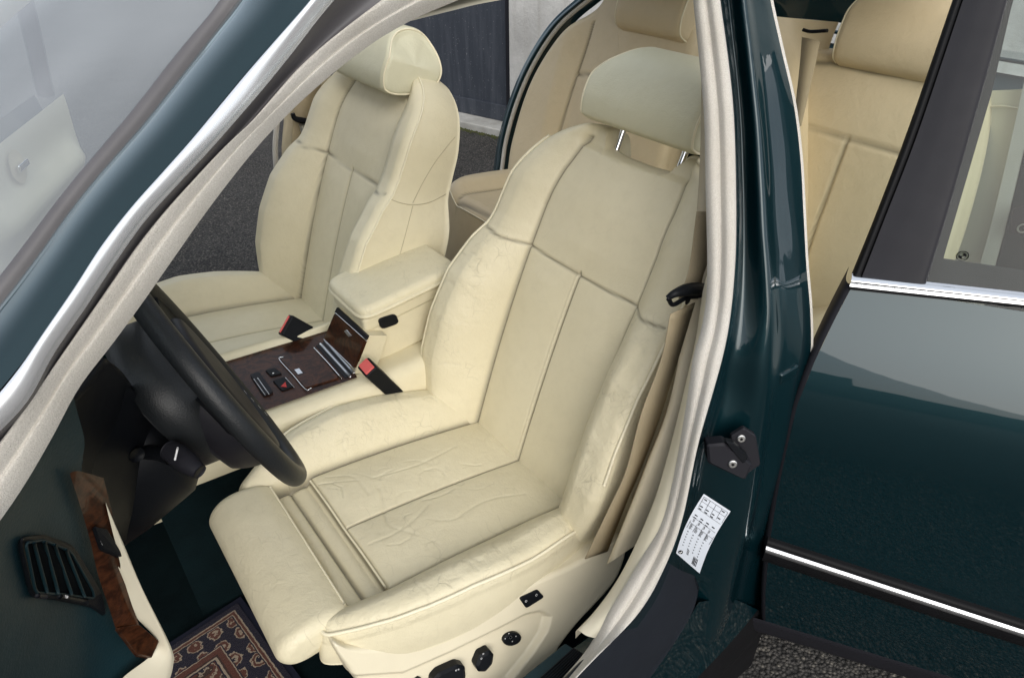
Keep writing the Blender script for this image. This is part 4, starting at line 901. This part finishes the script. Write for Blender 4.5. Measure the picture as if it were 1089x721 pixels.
# hub at the back of the wheel, textured cover
colp = empty('steering_column', parent=car)
HB = Frame(wc_, Y_, wU, -wN)
def ringloft(name, secs, mat, par, closed_end=True, k=48):
    V = []; 
    for (cx, ry, ru, dp) in secs:
        for t in np.linspace(0, 2*math.pi, k, endpoint=False):
            c_, s_ = math.cos(t), math.sin(t); e_ = 2.4
            V.append(HB.w(np.sign(s_)*abs(s_)**(2/e_)*ry, cx+np.sign(c_)*abs(c_)**(2/e_)*ru, dp))
    F = grid_faces(len(secs), k, False, True)
    if closed_end: F += [tuple(range(k))[::-1], tuple((len(secs)-1)*k+j for j in range(k))]
    return mesh_of(name, V, F, mat, par)
ringloft('hub_cover', [(.015, .085, .075, .012), (.015, .110, .10, .024), (.018, .114, .106, .055), (.02, .108, .10, .080), (.02, .08, .07, .088)], 'dark_leather', swh)
ringloft('column_shroud', [(-.02, .04, .04, .086), (-.02, .075, .07, .092), (-.03, .082, .085, .12), (-.03, .085, .090, .20), (-.02, .085, .09, .30)], 'black_plastic', colp)
stk = [at(146, 487, 'y', -.43), at(160, 484, 'y', -.45), at(178, 484, 'y', -.48)]
tube('indicator_stalk', [at(150, 480, 'y', -.42), at(170, 482, 'y', -.455), at(184, 486, 'y', -.485)], [.010, .0095, .011], 'black_plastic', colp, n=16, k=14)
tube('stalk_end', [at(180, 478, 'y', -.48), at(192, 486, 'y', -.50), at(206, 497, 'y', -.525), at(213, 502, 'y', -.535)], [.0125, .0145, .0135, .009], 'satin_black', colp, n=24, k=16)
stem = [at(196, 480, 'y', -.53), at(203, 487, 'y', -.54), at(208, 493, 'y', -.548)]
tube('stalk_ring', [at(189, 476, 'y', -.515), at(186, 489, 'y', -.515)], .0012, 'white_print', colp, n=6, k=6)
tube('adjust_lever', [at(137, 478, 'y', -.43), at(146, 484, 'y', -.45)], [.008, .010], 'black_plastic', colp, n=8, k=12)
# shroud panel that flares from the column down to the knee panel
loft('lower_shroud', [[at(*p, 'y', Y1) for p, Y1 in row] for row in (
    [((100, 385), -.50), ((95, 440), -.51), ((90, 485), -.52), ((84, 522), -.53), ((97, 549), -.53)],
    [((125, 400), -.46), ((120, 450), -.47), ((118, 500), -.48), ((110, 545), -.50), ((111, 567), -.50)],
    [((160, 430), -.42), ((158, 470), -.42), ((152, 508), -.43), ((138, 545), -.45), ((122, 573), -.47)],
    [((215, 462), -.32), ((205, 488), -.34), ((186, 514), -.36), ((160, 551), -.39), ((132, 576), -.44)])], 'black_plastic', colp, n=50, sub=10)
# ================================================================== DASHBOARD END
dash = empty('dashboard', parent=car)
DX = -.155
def dq(x, y, X=DX): return at(x, y, 'y', float(np.interp(x, [-60, 0, 50, 100, 150, 190], [-.80, -.73, -.66, -.60, -.57, -.55])-np.clip(X+.155, -.03, .03)))
# moulded end of the dash
loft('dash_end', [
    [dq(-60, 560, -.162), dq(0, 545, -.162), dq(35, 490, -.162), dq(52, 440, -.162), dq(70, 380, -.162)],
    [dq(-60, 600, -.162), dq(0, 580, -.162), dq(35, 540, -.162), dq(60, 490, -.162), dq(80, 430, -.162)],
    [dq(-60, 650, -.162), dq(0, 640, -.162), dq(45, 590, -.162), dq(76, 520, -.162), dq(90, 470, -.162)],
    [dq(-60, 700, -.162), dq(0, 690, -.162), dq(70, 660, -.162), dq(95, 570, -.162), dq(86, 505, -.162)],
    [dq(-60, 740, -.162), dq(10, 735, -.162), dq(85, 715, -.162), dq(118, 655, -.162), dq(100, 560, -.162)],
    [dq(-60, 800, -.162), dq(30, 800, -.162), dq(110, 790, -.162), dq(160, 730, -.162), dq(135, 660, -.162)]], 'teal_dash', dash, n=60, sub=10)
vb = [(19, 572), (45, 568), (78, 580), (108, 632), (112, 655), (98, 645), (60, 637), (33, 634)]
vn = np.array([.55, -.55, .62]); vn /= np.linalg.norm(vn)
vent = plate('air_vent', [dq(*p, -.1535) for p in vb], vn, .003, 'black_plastic', dash, r=.2, bev=.002)
vi = [(27, 577), (46, 574), (75, 586), (99, 628), (100, 636), (62, 631), (38, 630)]
plate('vent_opening', [dq(*p, -.147) for p in vi], vn, .002, 'vent_dark', vent, r=.15)
for (a, b_) in (((36, 577), (50, 629)), ((47, 576), (62, 630)), ((58, 579), (76, 631)), ((70, 584), (90, 634))):
    tube('vent_slat', [dq(*a, -.139), dq(*b_, -.139)], .0015, 'vent_teal', vent, n=6, k=8)
tube('vent_rim', [dq(*p, -.143) for p in rounded_poly(vi, .15, 4)], .0013, 'vent_teal', vent, n=120, k=8, closed=True)
tube('vent_wheel', [dq(40, 633, -.141), dq(48, 634, -.141)], .0024, 'satin_black', vent, n=5, k=8)
tube('vent_tab', [dq(64, 634, -.141), dq(92, 640, -.141)], .0026, 'black_plastic', vent, n=5, k=8)
tube('vent_tab_mark', [dq(69, 634, -.137), dq(71, 634.5, -.137)], .0014, 'white_print', vent, n=5, k=8)
# burl strip
loft('wood_strip', [
    [dq(74, 503, -.145), dq(86, 540, -.146), dq(96, 575, -.146), dq(104, 610, -.146), dq(114, 640, -.145), dq(123, 668, -.144)],
    [dq(84, 501, -.139), dq(97, 536, -.140), dq(106, 571, -.140), dq(118, 608, -.140), dq(130, 640, -.139), dq(143, 664, -.138)],
    [dq(110, 508, -.14), dq(118, 540, -.14), dq(124, 570, -.14), dq(128, 602, -.141), (dq(138, 636, -.140)), dq(148, 664, -.139)]], 'burl_wood', dash, n=50)
plate('wood_end', [dq(123, 668, -.143), dq(146, 664, -.139), dq(168, 682, -.139), dq(160, 700, -.142), dq(145, 697, -.143)], vn, .004, 'burl_wood', dash, r=.08)
plate('light_switch', [dq(99, 560, -.137), dq(113, 563, -.137), dq(131, 594, -.137), dq(107, 584, -.137)], vn, .003, 'black_plastic', dash, r=.1)
disc('switch_mark', dq(108, 577, -.133), np.array([0, 1, 0.]), np.array([0, 0, 1.]), .0015, .003, 'white_print', dash, 14)
# pale knee panel with its sharp rim
loft('knee_panel', [
    [dq(124, 601, -.142), dq(132, 622, -.142), dq(140, 650, -.142), dq(166, 680, -.142), dq(160, 697, -.142), dq(130, 721, -.142), dq(110, 750, -.142)],
    [dq(128, 600, -.137), dq(142, 628, -.135), dq(155, 655, -.134), dq(172, 683, -.133), dq(170, 700, -.133), dq(150, 725, -.133), dq(130, 755, -.133)],
    [dq(113, 538, -.137), dq(130, 580, -.131), dq(150, 625, -.128), dq(178, 685, -.126), dq(180, 705, -.126), dq(172, 730, -.128), dq(165, 760, -.13)],
    [dq(114, 538, -.139), dq(133, 582, -.134), dq(152, 627, -.131), dq(182, 688, -.128), dq(184, 708, -.128), dq(177, 733, -.13), dq(168, 762, -.132)]], 'cream_trim', dash, n=60, sub=6)
# instrument hood edge behind the wheel
loft('instrument_hood', [[at(*p, 'y', Y1) for p, Y1 in row] for row in ([((50, 470), -.60), ((62, 440), -.60), ((90, 405), -.58), ((110, 380), -.56)], [((72, 500), -.56), ((90, 450), -.54), ((112, 425), -.50), ((132, 400), -.46)], [((92, 540), -.52), ((112, 500), -.46), ((140, 470), -.40), ((155, 440), -.34)])], 'black_plastic', dash, n=20, thick=.004)
# ================================================================== WINDSCREEN
ws = empty('windscreen', parent=car)
WE = catmull([side(x, y, .10) for x, y in [(-200, 560)]+T_L], 60)
GE = [p+np.array([-.0, .0, -.004]) for p in WE]
def across(p, y, crown=.10):
    y0 = abs(p[1]); f = y/y0; cr = crown*(1-f*f); return np.array([p[0]-cr, y, p[2]+cr*.3])
ed_y = np.linspace(-1, 1, 25)
A = np.stack([np.stack([across(p, f*abs(p[1])) for f in ed_y]) for p in GE])
mesh_of('windscreen_glass', A.reshape(-1, 3), grid_faces(*A.shape[:2]), 'windscreen_glass', ws)
fr_ = A[:, :2].copy(); fr_[:, 1] = A[:, 0]*.1+A[:, 1]*.9
B_ = np.stack([A[:, 0]*(1-f)+A[:, 1]*f+np.array([.003, .0, -.004]) for f in (0, .35, .7)], 1)
mesh_of('printed_border', B_.reshape(-1, 3), grid_faces(*B_.shape[:2]), 'grey_rubber', ws)
tt = catmull([side(x, y, .10) for x, y in T_L], 60)
rl = catmull([side(x, y, .115) for x, y in [(-84, 400), (-22, 323), (20, 270), (42, 240), (84, 187), (140, 120), (187, 60), (228, 12), (250, -20), (285, -60)]], 60)
loft('glass_seal', [list((rl+np.array([-.0, .0, -.004]))[::4]), list((rl*.7+tt*.3+np.array([-.002, -.002, .005]))[::4]), list((rl*.3+tt*.7+np.array([-.002, -.002, .004]))[::4]), list((tt+np.array([-.001, 0, -.003]))[::4])], 'grey_rubber', ws, n=60)
# far windscreen pillar
fp = empty('far_windscreen_pillar', parent=car)
mir = lambda c_, dy=0., dx=0.: [np.array([p[0]+dx, -p[1]+dy, p[2]]) for p in c_]
loft('pillar_trim', [mir(WE[::4]), mir(catmull(pc([(-200, 640)]+S_R, .03), 60)[::4], -.02)], 'cream_trim', fp, n=40, thick=.012)
# ================================================================== FAR SIDE: pillar, belt, doors
fs = empty('far_door_pillar', parent=car)
loft('pillar_trim', [[(.58, .80, .35), (.60, .80, .75), (.635, .77, .95), (.70, .68, 1.38)], [(.63, .775, .35), (.65, .775, .75), (.69, .745, .95), (.76, .655, 1.38)], [(.72, .80, .35), (.74, .80, .75), (.77, .77, .95), (.83, .68, 1.38)]], 'beige_trim', fs, n=30, thick=.01)
tube('pillar_seal', [(.565, .815, .35), (.585, .815, .75), (.62, .785, .95), (.685, .695, 1.38)], .008, 'velour_seal', fs, n=40, k=10)
loft('far_webbing', [[at(317, 88, 'y', .70), at(312, 118, 'y', .70), at(310, 150, 'y', .70), at(305, 175, 'y', .70)], [at(345, 70, 'y', .70), at(336, 120, 'y', .70), at(330, 150, 'y', .70), at(326, 180, 'y', .70)]], 'belt_fabric', fs, n=20, thick=.0016)
tube('far_guide', [at(311, 121, 'y', .68), at(315, 127, 'y', .68), at(332, 130, 'y', .68)], [.006, .009, .008], 'black_plastic', fs, n=14, k=10)
tube('far_tongue', [at(321, 132, 'y', .68), at(324, 145, 'y', .68)], [.009, .007], 'brushed_chrome', fs, n=6, k=10)
# front passenger door, swung open
pd = empty('passenger_door', parent=car); pd['label'] = 'open far front door seen through the windscreen'
PO_ = np.array([-.30, .86, 0.]); pdd = np.array([math.cos(math.radians(64)), math.sin(math.radians(64)), 0]); pnn = np.array([pdd[1], -pdd[0], 0])
def pp_(s, z, o=0.): return PO_+pdd*s+pnn*o+np.array([0, 0, z])
V = []; 
for z in np.linspace(.30, .86, 24):
    for s_ in np.linspace(.02, .97, 40):
        arm_ = .055*math.exp(-((z-.66)/.05)**2)*ss(s_, .15, .3)*(1-ss(s_, .85, 1.0)); pocket = .03*ss(.42-z, 0, .04)
        V.append(pp_(s_, z, .045+arm_+pocket+.012*math.sin(z*9)))
mesh_of('door_trim', V, grid_faces(24, 40), 'cream_trim', pd)
V = [pp_(s_, z, .03-.05*((z-.6)/.4)**2-.05) for z in np.linspace(.28, .86, 12) for s_ in np.linspace(0, .98, 12)]
mesh_of('door_skin', V, grid_faces(12, 12), 'teal_paint', pd)
tube('window_frame', [pp_(.02, .93), pp_(.30, 1.2, .06), pp_(.5, 1.33, .09), pp_(.8, 1.36, .1), pp_(.93, 1.2, .06), pp_(.97, .86)], .028, 'satin_black', pd, n=60, k=10)
c_h = pp_(.45, .78, .065); disc('handle_recess', c_h, pdd, e_z, .0, .05, 'beige_trim', pd)
box('door_handle', pp_(.46, .78, .075), (.07, .012, .02), 'chrome', pd, .004, rot=np.array([pdd, pnn, e_z]).T)
# right sill chrome edge and body flank at the rear
tube('far_sill_trim', [(-.2, .83, .405), (.3, .83, .405), (.6, .83, .41)], .008, 'chrome', fs, n=10)
# ================================================================== REAR SEAT
rs_ = empty('rear_seat', parent=car)
# right rear: backrest surface through photo points, plane leaning back
def rx(z): return 1.42+.30*(z-.55)
def rplane(px, py, o=0.): return hit(px, py, lambda p: p[0]-(rx(p[2])+o), .6, 4.)
rW = np.array([-1, 0, .30]); rW /= np.linalg.norm(rW); rV = np.array([.30, 0, 1]); rV /= np.linalg.norm(rV)
FR_ = Frame(np.array([rx(.5), .38, .5]), Y_, rV, rW)
def right_back():
    oo = [FR_.px(*p, .03) for p in [(536, 186), (541, 150), (553, 108), (572, 66), (598, 28), (628, 2)]]
    ymax = [o[0] for o in oo]
    out = oo+[(oo[-1][0]-.06, oo[-1][1]+.10), (.05, .70), (-.12, .70), (-.25, .70)]+[(-.30, .6), (-.31, .3), (-.31, -.1), (0, -.12), (oo[0][0], -.1)]
    hfR = lambda a, b: .03*ss(a, .12, .22)*(1-ss(b, .55, .7))+.006*np.sin(b*20)*.3+.01*np.sin(np.pi*np.clip((a+.3)/.42, 0, 1))
    sm_ = [([(.145, -.1), (.15, .25), (.135, .45), (.12, .62)], .006, .004), ([(-.30, .47), (.0, .475), (.135, .46)], .006, .004), ([(-.08, -.1), (-.08, .47)], .004, .003), ([(.15, .30), (.16, .31)], .0005, .002)]
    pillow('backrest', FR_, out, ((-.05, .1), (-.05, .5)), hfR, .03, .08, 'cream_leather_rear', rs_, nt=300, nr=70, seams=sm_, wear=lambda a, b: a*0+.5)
right_back()
FRl = Frame(np.array([rx(.5), -.42, .5]), Y_, rV, rW)
g = lambda x, y, o=0.: FRl.px(x, y, o)
t1, t2, sb_ = g(849, 131), g(943, 158), g(858, 308)
tz = (t1[1]+t2[1])/2
outl = [(.30, -.15), (.30, .3), (.30, .6), (.25, .66), (0, .67), (-.2, .66), (-.26, .6), (-.31, .4), (-.33, .2), (-.33, -.15), (0, -.17)]
vs = [g(905, 148), g(888, 190), g(872, 232), g(858, 280)]
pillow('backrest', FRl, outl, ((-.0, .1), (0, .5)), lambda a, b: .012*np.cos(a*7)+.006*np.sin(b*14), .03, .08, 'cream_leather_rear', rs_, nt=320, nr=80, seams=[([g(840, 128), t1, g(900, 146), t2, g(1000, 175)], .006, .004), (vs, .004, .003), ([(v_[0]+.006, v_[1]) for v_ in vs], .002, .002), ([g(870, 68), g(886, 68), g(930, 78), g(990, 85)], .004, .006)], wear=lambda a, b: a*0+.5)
# rear headrests
HRp = [(.0, .0), (.02, .018), (.06, .026), (.11, .018), (.15, -.01), (.165, -.05), (.15, -.085), (.10, -.10), (.03, -.10), (.0, -.08), (-.008, -.04)]
hb_ = FR_.px(688, 35, .03)
FH1 = Frame(FR_.w(hb_[0], hb_[1], .03), Y_, rV, rW); roll('headrest', FH1, HRp, lambda b, n: .132-.03*ss(b, .1, .17), 'cream_leather_rear', rs_, R=.018, wear=.3)
hb2 = FRl.px(942, 76, .03); FH2 = Frame(FRl.w(hb2[0], hb2[1], .03), Y_, rV, rW); roll('headrest', FH2, [(b*1.15, n) for b, n in HRp], lambda b, n: .135-.02*ss(b, .1, .17), 'cream_leather_rear', rs_, R=.02, wear=.3)
# rear cushion
FRC = Frame(np.array([1.50, 0, .575]), Y_, np.array([-.99, 0, .12]), np.array([.12, 0, .99]))
def rc(px, py, o=0.): return FRC.px(px, py, o)
cfr = [rc(545, 182, .05), rc(500, 180, .05), rc(482, 186, .05), rc(475, 205, .05)]
print('rear cushion pts', cfr)
outq = [(.66, -.1), (.67, .12), (.665, .30), (.64, .40), (.56, .45), (.30, .465), (0, .46), (-.30, .465), (-.56, .45), (-.64, .40), (-.665, .30), (-.67, .12), (-.66, -.1), (0, -.12)]
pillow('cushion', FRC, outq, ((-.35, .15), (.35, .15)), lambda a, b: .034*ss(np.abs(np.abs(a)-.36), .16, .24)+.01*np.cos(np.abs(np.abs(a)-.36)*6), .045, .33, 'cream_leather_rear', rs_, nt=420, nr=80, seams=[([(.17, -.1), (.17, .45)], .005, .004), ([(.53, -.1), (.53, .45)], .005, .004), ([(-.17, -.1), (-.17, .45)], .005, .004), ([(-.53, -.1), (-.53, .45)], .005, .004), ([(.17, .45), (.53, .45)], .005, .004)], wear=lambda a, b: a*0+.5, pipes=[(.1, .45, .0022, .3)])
# rear side bolster, belt and parcel shelf on the near side
def yx(px, py, X): return at(px, py, 'x', X)
loft('side_trim', [[yx(826, 18, 1.56), yx(838, 80, 1.50), yx(850, 160, 1.44), yx(856, 330, 1.40)], [yx(846, 20, 1.60), yx(853, 80, 1.55), yx(856, 160, 1.50), yx(860, 330, 1.44)], [yx(892, 24, 1.62), yx(880, 60, 1.6), yx(866, 160, 1.56), yx(866, 330, 1.50)]], 'cream_leather_rear', rs_, n=30)
loft('rear_webbing', [[yx(853, 40, 1.50), yx(850, 75, 1.46), yx(843, 140, 1.40)], [yx(872, 44, 1.50), yx(865, 78, 1.46), yx(852, 134, 1.40)]], 'belt_fabric', rs_, n=20, thick=.0016)
loft('rear_surround', [[yx(805, -30, 1.85), yx(860, -30, 1.85), yx(1020, -30, 1.85)], [yx(808, 18, 1.85), yx(870, 22, 1.85), yx(1020, 40, 1.85)]], 'teal_paint', rs_, n=10)
tube('rear_guide', [yx(854, 32, 1.50), yx(862, 34, 1.50), yx(880, 33, 1.50)], .004, 'black_plastic', rs_, n=10, k=8)
shelf = box('parcel_shelf', (1.95, 0, 1.0), (.62, 1.3, .03), 'teal_dash', rs_, .01)
box('rear_bulkhead', (1.72, 0, .7), (.05, 1.3, .7), 'teal_carpet', rs_, .0)
loft('boot_lid', [[(2.2, y, 1.06), (2.5, y, 1.0), (2.9, y, .95)] for y in (-.75, 0, .75)], 'teal_paint', fl_, n=12, thick=.01)
# right rear quarter body edge
re_ = [rplane(x, y, .0) for x, y in [(528, 182), (533, 150), (545, 108), (563, 66), (589, 26), (622, -4), (650, -25)]]
re2 = [rplane(x, y, .0) for x, y in [(536, 186), (541, 150), (553, 108), (572, 66), (598, 28), (628, 2), (655, -20)]]
tube('quarter_seal', [p*.35+q*.65 for p, q in zip(re_, re2)], .008, 'velour_seal', rq, n=50, k=10)
loft('quarter_edge', [[p+np.array([.0, .02, 0]) for p in re_], [p*.5+q*.5+np.array([-.012, 0, 0]) for p, q in zip(re_, re2)], [q+np.array([.05, 0, 0]) for q in re2]], 'teal_paint', rq, n=50)
# ================================================================== FLOOR MAT (lies loose in the footwell)
mc_ = np.array([-.276, -.440, .186]); fm = empty('floor_mat', tuple(mc_)); tag(fm, 'red and navy patterned carpet mat lying in the driver footwell', 'floor mat')
def local_mesh(name, w, l, z0, z1, mat, par):
    V = []; F = []; n = 40
    o = mesh_of(name, [(-w, -l, z0), (w, -l, z0), (w, l, z0), (-w, l, z0), (-w, -l, z1), (w, -l, z1), (w, l, z1), (-w, l, z1)], [(3, 2, 1, 0), (4, 5, 6, 7), (0, 1, 5, 4), (1, 2, 6, 5), (2, 3, 7, 6), (3, 0, 4, 7)], mat, par, False); return o
local_mesh('pile', .245, .31, .002, .012, 'persian_rug', fm); 
bd = local_mesh('binding', .258, .323, .0, .009, 'navy_cloth' if 'navy_cloth' in MT else 'rubber', fm)
simple('navy_binding', (.004, .006, .022), .8, grain=.001, var=.2); bd.data.materials.clear(); bd.data.materials.append(MT['navy_binding'])
fm.rotation_euler = (0, 0, math.radians(97))
# keep the car at three levels: anything nested deeper becomes a sub-part of its part
def depth(o): return 0 if o.parent is None else 1+depth(o.parent)
for o in list(bpy.data.objects):
    while depth(o) > 2: o.parent = o.parent.parent
# ================================================================== LIGHT
w = bpy.data.worlds.new('World'); SC.world = w; w.use_nodes = True; nt = w.node_tree; bg = nt.nodes['Background']
sky = nt.nodes.new('ShaderNodeTexSky'); sky.sky_type = 'NISHITA'; sky.sun_disc = False
SUN_EL, SUN_AZ = math.radians(33), math.radians(204)
sky.sun_elevation = SUN_EL; sky.sun_rotation = SUN_AZ; sky.air_density = 1.; sky.dust_density = 4.; sky.ozone_density = 1.
hs = nt.nodes.new('ShaderNodeHueSaturation'); hs.inputs['Saturation'].default_value = .55; nt.links.new(sky.outputs[0], hs.inputs['Color']); oc_ = mixc(nt, 1., mixc(nt, 1., hs.outputs[0], (.55, .55, .55), 'MULTIPLY'), (4.0, 4.3, 4.75), 'ADD'); nt.links.new(oc_, bg.inputs[0])
bg.inputs['Strength'].default_value = .15
sun = bpy.data.lights.new('sun', 'SUN'); sun.energy = 1.9; sun.angle = math.radians(60); sun.color = (1, .97, .92); so = bpy.data.objects.new('sun', sun); COL.objects.link(so)
sd = Vector((math.sin(SUN_AZ)*math.cos(SUN_EL), math.cos(SUN_AZ)*math.cos(SUN_EL), math.sin(SUN_EL)))
so.rotation_euler = sd.to_track_quat('Z', 'Y').to_euler()
SC.view_settings.view_transform = 'Standard'; SC.view_settings.look = 'None'; SC.view_settings.exposure = 0
SC.cycles.max_bounces = 8; SC.cycles.transparent_max_bounces = 12
